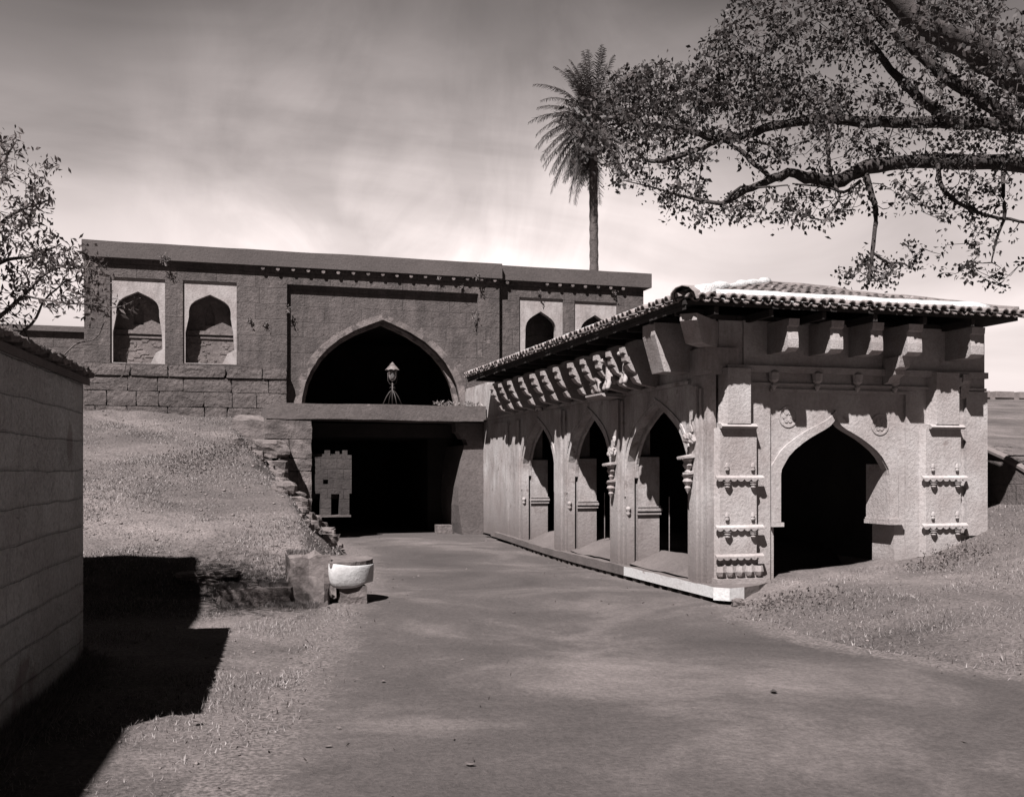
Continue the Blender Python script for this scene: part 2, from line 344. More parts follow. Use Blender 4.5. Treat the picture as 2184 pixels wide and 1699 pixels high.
# ------------------------------------------------------------------ mesh builder
class MB:
    def __init__(s): s.v = []; s.f = []
    def add(s, vs, fs):
        o = len(s.v); s.v.extend([tuple(v) for v in vs]); s.f.extend([tuple(i + o for i in f) for f in fs]); return s
    def box(s, lo, hi, rotz=0, c=None):
        x0, y0, z0 = lo; x1, y1, z1 = hi
        vs = [Vector(p) for p in ((x0,y0,z0),(x1,y0,z0),(x1,y1,z0),(x0,y1,z0),(x0,y0,z1),(x1,y0,z1),(x1,y1,z1),(x0,y1,z1))]
        if rotz:
            c = Vector(c) if c else (Vector(lo) + Vector(hi)) / 2
            R = Matrix.Rotation(rotz, 3, 'Z'); vs = [R @ (v - c) + c for v in vs]
        return s.add(vs, [(0,3,2,1),(4,5,6,7),(0,1,5,4),(1,2,6,5),(2,3,7,6),(3,0,4,7)])
    def plate(s, outer, holes, org, u, v, n, depth):
        """2-D outline with holes, in axes u,v from org, thickness depth along n"""
        org, u, v, n = Vector(org), Vector(u), Vector(v), Vector(n)
        loops = [outer] + list(holes)
        flat = [p for lp in loops for p in lp]
        tris = tessellate_polygon([[Vector((p[0], p[1], 0)) for p in lp] for lp in loops])
        k = len(flat)
        vs = [org + u * p[0] + v * p[1] for p in flat] + [org + u * p[0] + v * p[1] + n * depth for p in flat]
        fs = []
        for t in tris:
            a, b_, c = t
            nn = (vs[b_] - vs[a]).cross(vs[c] - vs[a])
            if nn.dot(n) > 0: a, c = c, a
            fs.append((a, b_, c)); fs.append((c + k, b_ + k, a + k))
        i0 = 0
        for lp in loops:
            m = len(lp)
            for i in range(m):
                a, b_ = i0 + i, i0 + (i + 1) % m
                fs.append((a, b_, b_ + k, a + k))
            i0 += m
        return s.add(vs, fs)
    def tube(s, pts, rad, seg=8, cap=True):
        pts = [Vector(p) for p in pts]
        if isinstance(rad, (int, float)): rad = [rad] * len(pts)
        vs, fs = [], []
        up = Vector((0.13, 0.21, 0.97)).normalized()
        for i, p in enumerate(pts):
            d = (pts[min(i + 1, len(pts) - 1)] - pts[max(i - 1, 0)])
            d = d.normalized() if d.length > 1e-9 else Vector((0, 0, 1))
            a = d.cross(up)
            if a.length < 0.05: a = d.cross(Vector((1, 0, 0)))
            a.normalize(); b_ = d.cross(a)
            for j in range(seg):
                th = 2 * math.pi * j / seg
                vs.append(p + (a * math.cos(th) + b_ * math.sin(th)) * rad[i])
        for i in range(len(pts) - 1):
            for j in range(seg):
                q = (j + 1) % seg
                fs.append((i * seg + j, i * seg + q, (i + 1) * seg + q, (i + 1) * seg + j))
        if cap:
            fs.append(tuple(reversed(range(seg)))); fs.append(tuple((len(pts) - 1) * seg + j for j in range(seg)))
        return s.add(vs, fs)
    def lathe(s, c, prof, seg=12, axis='z', a0=0, a1=2 * math.pi, sx=1, sy=1):
        c = Vector(c); vs, fs = [], []
        full = abs((a1 - a0) - 2 * math.pi) < 1e-6
        n = seg if full else seg + 1
        for r, z in prof:
            for j in range(n):
                th = a0 + (a1 - a0) * j / seg
                vs.append(c + Vector((r * math.cos(th) * sx, r * math.sin(th) * sy, z)))
        for i in range(len(prof) - 1):
            for j in range(seg):
                q = (j + 1) % n
                fs.append((i * n + j, i * n + q, (i + 1) * n + q, (i + 1) * n + j))
        return s.add(vs, fs)
    def prism(s, prof, c, out, side, width):
        """profile [(o,z)] in the plane of 'out' and z, extruded along 'side' by width, centred"""
        c, out, side = Vector(c), Vector(out).normalized(), Vector(side).normalized()
        k = len(prof); vs = []
        for sgn in (-0.5, 0.5):
            for o, z in prof: vs.append(c + out * o + Vector((0, 0, z)) + side * (sgn * width))
        fs = [tuple(range(k)), tuple(reversed(range(k, 2 * k)))]
        for i in range(k):
            q = (i + 1) % k; fs.append((i, i + k, q + k, q))
        return s.add(vs, fs)
    def rock(s, c, size, seed=0, rough=0.18, boxy=0.6, sub=3, rot=0.0, tilt=0.0):
        bm = bmesh.new()
        bmesh.ops.create_cube(bm, size=2.0)
        bmesh.ops.subdivide_edges(bm, edges=bm.edges[:], cuts=sub, use_grid_fill=True)
        R = Matrix.Rotation(rot, 3, 'Z') @ Matrix.Rotation(tilt, 3, 'X')
        c = Vector(c); size = Vector(size)
        for v in bm.verts:
            p = v.co.copy(); sp = p.normalized() * 1.25
            p = p * boxy + sp * (1 - boxy)
            nz = mnoise.fractal(p * 1.1 + Vector((seed * 7.7, seed * 3.1, seed)), 0.8, 2.1, 4)
            p = p * (1 + rough * nz)
            p = Vector((p.x * size.x / 2, p.y * size.y / 2, p.z * size.z / 2))
            v.co = R @ p + c
        bm.verts.index_update()
        s.add([v.co.copy() for v in bm.verts], [tuple(v.index for v in f.verts) for f in bm.faces])
        bm.free(); return s
    def build(s, name, mat, parent=None, smooth=False, kind=None):
        me = bpy.data.meshes.new(name)
        off = Vector((0, 0, 0)); p = parent
        while p is not None: off += p.location; p = p.parent
        me.from_pydata([tuple(Vector(v) - off) for v in s.v], [], s.f)
        me.materials.append(mat)
        bm = bmesh.new(); bm.from_mesh(me); bmesh.ops.recalc_face_normals(bm, faces=bm.faces[:]); bm.to_mesh(me); bm.free()
        if smooth: me.polygons.foreach_set('use_smooth', [True] * len(me.polygons))
        o = bpy.data.objects.new(name, me); COL.objects.link(o)
        if parent is not None: o.parent = parent
        if kind: o['kind'] = kind
        return o

def thing(name, label, cat, loc=(0, 0, 0), group=None):
    o = bpy.data.objects.new(name, None); COL.objects.link(o); o.location = loc
    o.empty_display_size = 0.3
    o['label'] = label; o['category'] = cat
    if group: o['group'] = group
    return o
def tag(o, label, cat, group=None):
    o['label'] = label; o['category'] = cat
    if group: o['group'] = group
    return o

def soup(name, V, F, mat, parent=None, kind=None, smooth=False):
    """numpy mesh: V (n,3), F (m,k)"""
    off = np.zeros(3); p = parent
    while p is not None: off += np.array(p.location); p = p.parent
    V = V - off
    me = bpy.data.meshes.new(name)
    me.vertices.add(len(V)); me.vertices.foreach_set('co', V.astype(np.float32).ravel())
    k = F.shape[1]
    me.loops.add(F.size); me.loops.foreach_set('vertex_index', F.astype(np.int32).ravel())
    me.polygons.add(len(F)); me.polygons.foreach_set('loop_start', np.arange(0, F.size, k, dtype=np.int32))
    me.update(calc_edges=True); me.validate()
    if smooth: me.polygons.foreach_set('use_smooth', np.ones(len(F), bool))
    me.materials.append(mat)
    o = bpy.data.objects.new(name, me); COL.objects.link(o)
    if parent is not None: o.parent = parent
    if kind: o['kind'] = kind
    return o

# arch outline: list of (u,z) from left foot up over the apex and down to the right foot
BIG = [(1, 0), (.97, .23), (.93, .37), (.87, .48), (.78, .60), (.67, .70), (.52, .80), (.34, .885), (.17, .945), (0, 1)]
POINTED = [(1, 0), (1, .1), (.985, .21), (.94, .32), (.87, .43), (.79, .54), (.68, .64), (.54, .73), (.38, .82), (.17, .925), (.05, .972), (0, 1)]
OGEE = [(1, 0), (.985, .1), (.93, .2), (.86, .32), (.75, .44), (.6, .56), (.47, .65), (.33, .73), (.2, .80), (.10, .87), (.04, .94), (0, 1)]
NICHE = [(1, 0), (1, .25), (.96, .42), (.88, .56), (.72, .69), (.5, .80), (.25, .90), (0, 1)]
def arch(c, half, zb, zs, za, shape, half_low=None):
    """zb foot, zs springing, za apex"""
    hl = half if half_low is None else half_low
    L = [(c - hl, zb)]
    if half_low is not None: L.append((c - hl, zs - 0.0005)); 
    L += [(c - half * u, zs + (za - zs) * v) for u, v in shape]
    Rr = [(c + half * u, zs + (za - zs) * v) for u, v in reversed(shape[:-1])]
    if half_low is not None: Rr.append((c + hl, zs - 0.0005))
    Rr.append((c + hl, zb))
    return L + Rr
def arch_ring(c, half, zs, za, shape, w, wa):
    inner = [(c - half * u, zs + (za - zs) * v) for u, v in shape] + [(c + half * u, zs + (za - zs) * v) for u, v in reversed(shape[:-1])]
    outer = [(c - (half + w) * u, zs + (za + wa - zs) * v) for u, v in shape] + [(c + (half + w) * u, zs + (za + wa - zs) * v) for u, v in reversed(shape[:-1])]
    return outer + inner[::-1]

X, Y, Z = Vector((1, 0, 0)), Vector((0, 1, 0)), Vector((0, 0, 1))

# ================================================================== TERRAIN
GY = 29.8          # face of the gate wall
PX, PY = 7.31, 14.2  # porch corner
PXR, PYR = 12.43, 27.2
def road_rise(y): return 0.16 * sstep(19, 28, y)
def edge_x(y):      # right foot of the left bank
    return np.interp(y, [14, 15.2, 16.6, 18, 23.3, 27.1], [1.62, 1.66, 1.78, 2.25, 2.9, 2.62])
def road_r(y):      # right edge of the road
    return np.interp(y, [-30, 0, 5, 8.1, 10.3, 12.2, 13.5, 14], [16, 12, 9.2, 7.6, 6.9, 7.0, 7.6, 7.35])
def road_l(y):
    return np.interp(y, [-30, 0, 5, 7.5, 10.5, 13, 15.0, 15.3, 18, 23.3, 27.1, 40], [-3, -1.1, -0.55, 0.05, 0.75, 1.3, 1.62, 1.72, 2.3, 2.95, 2.62, 2.62])
def height(x, y):
    x = np.asarray(x, float); y = np.asarray(y, float)
    rr = road_rise(y)
    base = rr + 0 * x
    n1 = fbm(x * 0.5, y * 0.5, 4); n2 = fbm(x * 2.3 + 5, y * 2.3, 3)
    # left bank
    prof = 0.28 + 0.285 * np.clip(y - 15.3, 0, 2.5) + 0.215 * np.clip(y - 17.8, 0, 12.1) + 0.17 * n1 * sstep(15.3, 17, y) + 0.06 * n2
    k = np.interp(y, [15, 17, 23, 27, 30], [2.4, 1.5, 1.0, 1.25, 1.5])
    foot = rr + np.interp(y, [15, 17, 23.3, 26, 27.1], [0.5, 0.1, 0.06, 0.35, 0.45])
    cross = foot + (edge_x(y) - x) * k + (0.10 + .22 * sstep(17, 20, y)) * n1 + 0.10 * n2
    bank = np.minimum(prof, cross)
    on = np.where(x < 0.15, sstep(14.2, 16.2, y), sstep(15.22, 15.5, y)) * (x < edge_x(y))
    h = np.where((x < edge_x(y)) & ((y > 15.22) | ((x < 0.15) & (y > 14.2))), base * (1 - on) + np.maximum(bank, base) * on, base)
    h = h + np.where((x < road_l(y)) & (y < 15.2), 0.05 * sstep(0, 1.2, road_l(y) - x) * (1 + n1), 0)
    # right bank in front of the porch
    b = np.interp(x - (road_r(np.minimum(y, 14)) - 7.4) * 0.7, [7.3, 7.7, 8.6, 10.4, 11.3, 12.4, 13.5, 16, 22, 60], [0, .14, .32, .44, .60, 0.98, 1.35, 1.8, 2.1, 2.6])
    b = b * (0.25 + 0.75 * sstep(5.5, 13.2, y)) + (0.05 * n1 + 0.03 * n2) * sstep(7.4, 8.2, x)
    far = b + 0.04 * np.clip(y - 15, 0, 6) + 0.1135 * np.clip(y - 21, 0, 34)
    hr = np.where(y < 14.72, b, np.where(x > 12.3, np.where(y < 14.5, b, far), -0.25 + rr))
    h = np.where(x > road_r(np.minimum(y, 14)) , hr, h)
    # behind the gate
    back = 3.6
    h = np.where((y > 30.2) & (x < 2.0), back, h)
    # passage and everything behind stay low
    h = np.where((y > 27.0) & (x > 2.62) & (x < 7.3), rr, h)
    return h

def axis(parts):
    out = []
    for a, b, s in parts:
        n = max(1, int(round((b - a) / s))); out += list(np.linspace(a, b, n, endpoint=False))
    return np.array(out + [parts[-1][1]])
gx = axis([(-900, -60, 120), (-60, -14, 6), (-14, -4, 0.5), (-4, 14.5, 0.11), (14.5, 24, 0.5), (24, 80, 5), (80, 1200, 140)])
gy = axis([(-300, -20, 40), (-20, 3, 2), (3, 16, 0.11), (16, 30.5, 0.14), (30.5, 60, 2), (60, 120, 10), (120, 1500, 160)])
GXX, GYY = np.meshgrid(gx, gy)
GZ = height(GXX, GYY)
V = np.stack([GXX.ravel(), GYY.ravel(), GZ.ravel()], 1)
nx, ny = len(gx), len(gy)
ii, jj = np.meshgrid(np.arange(nx - 1), np.arange(ny - 1)); a = (jj * nx + ii).ravel()
F = np.stack([a, a + 1, a + nx + 1, a + nx], 1)
soup('ground', V, F, M['ground'], kind='structure', smooth=True)

# road sheet
ry = axis([(-30, 3, 1.5), (3, 30, 0.2), (30, 42, 2)])
rows = 40; RV = []
for y in ry:
    l = float(road_l(y)) + 0.16 * float(fbm(y * 1.3, 3.0, 4)); r = float(road_r(y)) + 0.16 * float(fbm(y * 1.3, 33.0, 4)) if y < 13.4 else 7.16
    if y > 26.9: r = 7.6
    if y > 15.2: l = float(road_l(y)) + 0.05
    for i in range(rows):
        x = l + (r - l) * i / (rows - 1)
        RV.append((x, y, float(road_rise(y)) + 0.012 + 0.018 * float(fbm(x * 0.9, y * 0.7 + 50, 3)) + 0.012))
RV = np.array(RV); ii, jj = np.meshgrid(np.arange(rows - 1), np.arange(len(ry) - 1)); a = (jj * rows + ii).ravel()
road_o = soup('road', RV, np.stack([a, a + 1, a + rows + 1, a + rows], 1), M['road'], kind='structure', smooth=True)
_e = np.tile(np.linspace(0, 1, rows), len(ry)); _w = np.repeat([float(road_r(y_) - road_l(y_)) for y_ in ry], rows)
_dl = _e * _w; _dr = (1 - _e) * _w
_vy = RV[:, 1]
_v = np.clip(1 - _dl / 1.1, 0, 1) * (_vy < 27) + np.clip(1 - _dr / 0.9, 0, 1) * (_vy < 13.5) + np.clip(1 - _dr / 0.25, 0, 1) * .4 * (_vy >= 13.5)
_at = road_o.data.attributes.new('verge', 'FLOAT', 'POINT'); _at.data.foreach_set('value', np.clip(_v, 0, 1).astype(np.float32))

# ================================================================== GATEWAY
gate = thing('gateway', 'long dark stone gateway building with a wide pointed arch behind the stone bridge', 'gateway', (4.9, GY, 0))
GL, GR = -3.22, 13.2
GT = 7.72   # underside of the parapet
GTOP = 8.16
bx0, bx1 = on_y(612, 0, GY).x, on_y(1020, 0, GY).x      # central sunk panel
bz1 = on_y(815, 616, GY).z
def rect(x0, x1, z0, z1): return [(x0, z0), (x1, z0), (x1, z1), (x0, z1)]
niches = []
for (p0, p1, ytop, ybot) in ((235, 352, 593, 775), (390, 505, 600, 776), (1111, 1205, 634, 790), (1229, 1320, 642, 800)):
    a0, a1 = on_y(p0, 0, GY).x, on_y(p1, 0, GY).x
    zt = on_y((p0 + p1) / 2, ytop, GY).z; zb = on_y((p0 + p1) / 2, ybot, GY).z
    niches.append((a0, a1, zb, zt))
AC, AH, AZS, AZA = 4.90, 2.38, 3.88, 6.36
mx = on_y(1065, 0, GY).x        # the joint; the right length stands back
DEP = 0.14
# left length with the opening for the sunk panel
outer = [(GL, -0.6), (bx0, -0.6), (bx0, bz1), (bx1, bz1), (bx1, -0.6), (mx, -0.6), (mx, GT), (GL, GT)]
w = MB().plate(outer, [rect(*[niches[0][i] for i in (0, 1)], niches[0][2], niches[0][3]), rect(niches[1][0], niches[1][1], niches[1][2], niches[1][3])],
               (0, GY, 0), X, Z, Y, DEP)
w.build('wall', M['gate'], gate)
wr = MB().plate(rect(mx, GR, -0.6, GT), [rect(niches[2][0], niches[2][1], niches[2][2], niches[2][3]), rect(niches[3][0], niches[3][1], niches[3][2], niches[3][3])],
                (0, GY + 0.17, 0), X, Z, Y, 0.12)
wr.build('wall', M['gate'], gate)
# sunk panel with the big arch
pan = [(bx0 - 0.2, -0.6)] + arch(AC, AH, -0.6, AZS, AZA, BIG) + [(bx1 + 0.2, -0.6), (bx1 + 0.2, bz1 + 0.2), (bx0 - 0.2, bz1 + 0.2)]
MB().plate(pan, [], (0, GY + DEP + 0.004, 0), X, Z, Y, 0.75).build('arch_panel', M['gate'], gate)
MB().plate(arch_ring(AC, AH + 0.02, AZS - 0.5, AZA + 0.02, BIG, 0.22, 0.17), [], (0, GY + DEP - 0.012, 0), X, Z, Y, 0.10).build('arch_surround', M['band'], gate)
MB().plate(arch_ring(AC, AH - 0.10, AZS - 0.5, AZA - 0.10, BIG, 0.13, 0.11), [], (0, GY + DEP + 0.25, 0), X, Z, Y, 0.2).build('inner_arch', M['band'], gate)
# body behind: solid masses either side and over the vault
MB().box((GL, GY + 0.9, -0.6), (bx0 - 0.2, GY + 8, GT)).box((bx1 + 0.2, GY + 0.9, -0.6), (GR, GY + 8, GT)).box((bx0 - 0.2, GY + 0.9, 6.7), (bx1 + 0.2, GY + 8, GT)).build('rear_mass', M['gate'], gate)
MB().box((bx0 - 0.19, GY + 7.5, -0.6), (bx1 + 0.19, GY + 7.9, 6.69)).box((bx0 - 0.19, GY + 0.905, 6.5), (bx1 + 0.19, GY + 7.5, 6.69)).box((bx0 - 0.19, GY + 0.905, -0.6), (bx0 - 0.05, GY + 7.5, 6.49)).box((bx1 + 0.05, GY + 0.905, -0.6), (bx1 + 0.19, GY + 7.5, 6.49)).build('vault', M['shade_dark'], gate)
# end returns so that the outer faces are whole
MB().box((GL, GY + 0.14, -0.6), (GL + 0.3, GY + 0.9, GT)).box((GR - 0.3, GY + 0.29, -0.6), (GR, GY + 0.9, GT)).box((GL, GY + 0.9, GT), (GR, GY + 8, GT + 0.2)).build('end_return', M['gate'], gate)
# niche panels
for i, (a0, a1, zb, zt) in enumerate(niches):
    y0 = GY + (0.045 if i < 2 else 0.215)
    c = (a0 + a1) / 2; hw = (a1 - a0) / 2
    if i < 2:
        aph = hw * 0.78; zs = zt - 1.0; za = zt - 0.36
    else:
        aph = hw * 0.70; zs = zt - 1.15; za = zt - 0.40
    outer = [(a0 - 0.1, zb - 0.02), (a0 + 0.16, zb - 0.02), (a0 + 0.16, zb + 0.45 + 0.1 * i)] + [(c - aph * (1.12 if i < 2 else 1.05), zb + 0.75)] if False else None
    if i < 2:
        lowh = aph * 1.16; zl = zb + 0.86
        hole = [(c - lowh, zb + 0.02), (c - lowh, zl)] + [(c - aph * u, zs + (za - zs) * v) for u, v in NICHE] + \
               [(c + aph * u, zs + (za - zs) * v) for u, v in reversed(NICHE[:-1])] + [(c + lowh * 0.97, zl), (c + lowh, zb + 0.42), (c + lowh * 0.72, zb + 0.3), (c + lowh * 0.52, zb + 0.02)]
    else:
        hole = [(c - aph * 1.02, zb + 0.02), (c - aph * 1.02, zs - 0.25)] + [(c - aph * u, zs + (za - zs) * v) for u, v in NICHE] + \
               [(c + aph * u, zs + (za - zs) * v) for u, v in reversed(NICHE[:-1])] + [(c + aph * 0.8, zs - 0.6), (c + aph * 0.8, zb + 0.02)]
    np_ = MB().plate(rect(a0 + 0.001, a1 - 0.001, zb + 0.001, zt - 0.001), [hole], (0, y0 + 0.006, 0), X, Z, Y, 0.22).build('niche_panel', M['nichelime'], gate)
    d = 0.17 if i < 2 else 1.0
    bm_ = MB()
    yb = y0 + 0.23
    x0, x1 = c - hw * 0.99, c + hw * 0.99
    small = [(c - 0.13, zb + 1.12), (c + 0.13, zb + 1.12), (c + 0.13, zb + 1.42), (c + 0.09, zb + 1.5), (c + 0.07, zb + 1.62), (c, zb + 1.74), (c - 0.07, zb + 1.62), (c - 0.09, zb + 1.5), (c - 0.13, zb + 1.42)]
    mat = M['nichestone'] if i < 2 else M['shade_dark']
    if i < 2:
        bm_.plate(rect(x0, x1, zb, zt), [small], (0, yb + d, 0), X, Z, Y, 0.1)
        bm_.box((c - 0.16, yb + d + 0.08, zb + 1.1), (c + 0.16, yb + d + 0.14, zb + 1.78))
        bm_.box((x0, yb + d - 0.07, zb + 0.86), (x1, yb + d - 0.002, zb + 0.96)).box((x0, yb + d - 0.035, zb + 0.75), (x1, yb + d - 0.002, zb + 0.80))
        for q in range(30):
            bm_.rock((random.uniform(x0 + .1, x1 - .1), yb + d + 0.005, zb + random.uniform(.05, .7)), (random.uniform(.05, .22), .04, random.uniform(.03, .10)), seed=q + i * 20, sub=2)
    else:
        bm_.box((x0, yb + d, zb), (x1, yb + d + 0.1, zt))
    bm_.box((x0, yb + 0.002, zb - 0.02), (x1, yb + d, zb)).box((x0, yb + 0.002, zt), (x1, yb + d, zt + 0.05)).box((x0 - 0.05, yb, zb), (x0, yb + d, zt)).box((x1, yb, zb), (x1 + 0.05, yb + d, zt))
    bm_.build('niche_recess', mat, np_)
    if i > 1:   # timber frame of the opening
        MB().box((c - aph, yb + 0.55, zb + 0.05), (c - aph + 0.07, yb + 0.62, zs + 0.2)).box((c - 0.05, yb + 0.55, zb + 0.05), (c + 0.05, yb + 0.62, zs + 0.35)).box((c - aph, yb + 0.54, zs - 0.35), (c + aph, yb + 0.55, zs - 0.28)).build('window_frame', M['wood'], np_)
# parapet: slightly uneven top, in lengths
def parapet(x0, x1, y0, seed):
    mb = MB(); n = int((x1 - x0) / 0.35)
    for k in range(n):
        a0, a1 = x0 + (x1 - x0) * k / n, x0 + (x1 - x0) * (k + 1) / n
        t0 = GTOP + 0.018 * float(fbm(a0 * 0.8 + seed, 1.0, 3)); t1 = GTOP + 0.018 * float(fbm(a1 * 0.8 + seed, 1.0, 3))
        mb.add([(a0, y0, GT - .0), (a1, y0, GT - .0), (a1, y0, t1), (a0, y0, t0), (a0, y0 + 0.6, GT), (a1, y0 + 0.6, GT), (a1, y0 + 0.6, t1), (a0, y0 + 0.6, t0)],
               [(0, 1, 2, 3), (3, 2, 6, 7), (0, 4, 5, 1), (4, 7, 6, 5)])
    mb.add([(x0, y0, GT), (x0, y0, GTOP), (x0, y0 + .6, GTOP), (x0, y0 + .6, GT), (x1, y0, GT), (x1, y0, GTOP), (x1, y0 + .6, GTOP), (x1, y0 + .6, GT)], [(0, 1, 2, 3), (4, 7, 6, 5)])
    return mb
parapet(GL - 0.05, mx + 0.05, GY - 0.15, 0).build('parapet', M['parapet'], gate)
parapet(mx + 0.054, GR + 0.22, GY + 0.02, 40).build('parapet', M['parapet'], gate)
# round beam ends under the parapet
x = on_y(560, 0, GY).x
while x < GR - 0.2:
    ys = (GY - 0.12) if x < mx else GY + 0.04
    if random.random() > 0.08:
        jz = random.uniform(-0.012, 0.012)
        MB().tube([(x, ys, GT - 0.065 + jz), (x, ys + 0.22, GT - 0.06 + jz)], 0.052, 10).build('beam_end', M['band'], gate)
    x += 0.425 * random.uniform(0.97, 1.03)
# coping under niches and rough courses at the foot of the left length
bc = MB()
z = 3.35; rowi = 0
for hgt in (0.36, 0.42, 0.40, 0.32):
    xx = GL - 0.05 + random.uniform(-0.4, 0)
    prj = (0.20, 0.17, 0.15, 0.19)[rowi]
    while xx < 2.15:
        wd = random.uniform(0.55, 1.35)
        if rowi == 3: wd = random.uniform(0.9, 1.9)
        x1 = min(xx + wd, 2.12)
        if 2.12 - x1 < .5: x1 = 2.12
        x0_ = max(xx, GL)
        if x1 - x0_ > 0.15:
            bc.rock(((x0_ + x1) / 2, GY + 0.02, z + hgt / 2), (x1 - x0_ - 0.015, prj * 2 + 0.05, hgt - 0.015), seed=xx * 3 + rowi * 11, rough=0.07, boxy=0.93, sub=3)
        xx += wd
    z += hgt; rowi += 1
bc.box((GL, GY - 0.06, 3.0), (2.0, GY - 0.002, 4.8))
bc.build('base_course', M['course'], gate)

# low wall running on to the left of the gateway
lw = thing('rampart_wall', 'low dark wall running left from the gateway behind the leafy tree', 'wall', (-8, 30.6, 3))
MB().box((-30, 30.4, 1.0), (GL - 0.004, 31.2, 5.75)).build('wall', M['gate'], lw)
MB().box((-30, 30.3, 5.75), (GL - 0.008, 31.3, 5.9)).build('coping', M['parapet'], lw)

# ================================================================== STONE BRIDGE over the passage
SY = 27.1
br = thing('stone_bridge', 'flat stone bridge slab across the sunken passage in front of the big arch', 'bridge', (4.6, SY, 0))
sl = MB()
n = 22
xs = np.linspace(1.42, 7.27, n + 1)
for k in range(n):
    tz0 = 3.71 + 0.03 * float(fbm(xs[k] * 1.3, 8.0, 3)) - (0.1 if k == 0 else 0); tz1 = 3.71 + 0.03 * float(fbm(xs[k + 1] * 1.3, 8.0, 3))
    bz0 = 3.30 + 0.03 * float(fbm(xs[k] * 2.0, 18.0, 3)); bz1_ = 3.30 + 0.03 * float(fbm(xs[k + 1] * 2.0, 18.0, 3))
    a0, a1 = xs[k], xs[k + 1]
    sl.add([(a0, SY, bz0), (a1, SY, bz1_), (a1, SY, tz1), (a0, SY, tz0), (a0, 36, bz0), (a1, 36, bz1_), (a1, 36, tz1), (a0, 36, tz0)], [(0, 1, 2, 3), (3, 2, 6, 7), (0, 4, 5, 1), (4, 7, 6, 5)])
sl.add([(1.42, SY, 3.3), (1.42, SY, 3.65), (1.42, 36, 3.65), (1.42, 36, 3.3)], [(0, 1, 2, 3)])
sl.add([(7.27, SY, 3.3), (7.27, SY, 3.72), (7.27, 36, 3.72), (7.27, 36, 3.3)], [(0, 1, 2, 3)])
sl.build('slab', M['slab'], br)
# left abutment: rough blocks
ab = MB()
rowsab = [(-0.1, 0.62, 2.05), (0.62, 0.95, 1.95), (0.95, 1.25, 1.98), (1.25, 1.95, 1.75), (1.95, 2.28, 1.72), (2.28, 2.78, 1.55), (2.78, 3.30, 1.38)]
for q, (z0, z1, xl) in enumerate(rowsab):
    xr = 2.58
    if q % 2: mid = xl + 0.45; spans = [(xl, mid), (mid, xr)]
    else: spans = [(xl, xr)]
    for (s0, s1) in spans:
        ab.rock(((s0 + s1) / 2, SY + 0.62, (z0 + z1) / 2), (s1 - s0 - 0.012, 1.2, z1 - z0 - 0.012), seed=q * 3 + s0, rough=0.05, boxy=0.95, sub=3)
ab.build('abutment', M['rubble'], br)
ab2 = MB()
for q in range(5): ab2.rock((1.15 + .02 * q, 27.7 + q * .45, 2.75), (1.1, .5, 1.05 + .1 * q), seed=q + 200, rough=.12, boxy=.85, sub=4)
ab2.build('wing_stones', M['rubble'], br)
MB().box((1.5, SY + 0.35, -0.3), (2.54, 34, 3.28)).build('passage_wall', M['gate'], br)
MB().box((2.545, SY + 1.3, 2.9), (6.6, 36, 3.26)).build('soffit', M['shade_dark'], br)
# right abutment with its corbel
ra = MB()
pr = [(6.73, 0.1), (6.66, 0.5), (6.60, 1.0), (6.60, 1.5), (6.68, 2.2), (6.76, 2.66), (7.305, 2.66), (7.305, 0.1)]
ra.plate(pr, [], (0, SY + 0.42, 0), X, Z, Y, 2.6)
ra.build('abutment', M['slab'], br)
MB().prism([(0, 2.66), (0.45, 2.66), (0.5, 2.82), (0.62, 2.84), (0.72, 3.0), (0.78, 3.02), (0.8, 3.27), (0, 3.27)], (7.3, SY + 0.62, 0), -X, Y, 0.5).build('corbel', M['slab'], br)
MB().box((6.2, SY + 2.65, 0.1), (7.3, 36, 3.28)).build('passage_wall', M['shade_dark'], br)

# crenellated masonry facing hanging on the left wall of the passage
cp = thing('crenellated_panel', 'small masonry panel with a row of merlons in the mouth of the dark passage', 'stone panel', (3.05, 27.3, 0.77))
def pz(x, y): p = on_y(x, y, 27.24); return (p.x, p.z)
out = [pz(676, 1098), pz(676, 1054), pz(684, 1054)]
out = [pz(672, 1052), pz(683, 1052), pz(683, 1098), pz(706, 1098), pz(706, 1053), pz(724, 1053), pz(724, 1098), pz(745, 1098), pz(745, 1052), pz(750, 1052), pz(750, 970),
       pz(741, 970), pz(741, 960), pz(732, 960), pz(732, 970), pz(724, 970), pz(724, 962), pz(717, 962), pz(717, 970), pz(704, 971), pz(704, 960), pz(694, 960), pz(694, 973), pz(672, 975)]
hole = [pz(689, 1032), pz(689, 1022), pz(700, 1022), pz(700, 1032)]
MB().plate(out, [hole], (0, 27.24, 0), X, Z, Y, 0.22).box((2.56, 27.461, 1.2), (3.5, 27.7, 2.4)).build('facing', stone('panel_masonry', 0.06, 0.11, 2.0, blocks=(0.42, 0.26, 0.6), bump=0.9, fine=18), cp)
MB().box((pz(683, 0)[0], 27.18, 0.74), (pz(748, 0)[0], 27.5, 0.79)).build('sill', M['slab'], cp)

o = MB().rock((6.35, 28.3, 0.28), (0.42, 0.4, 0.3), seed=5, rough=0.04, boxy=0.95).build('stone_block', M['rubble'])
tag(o, 'small squared stone on the ground at the right side of the dark passage', 'stone')

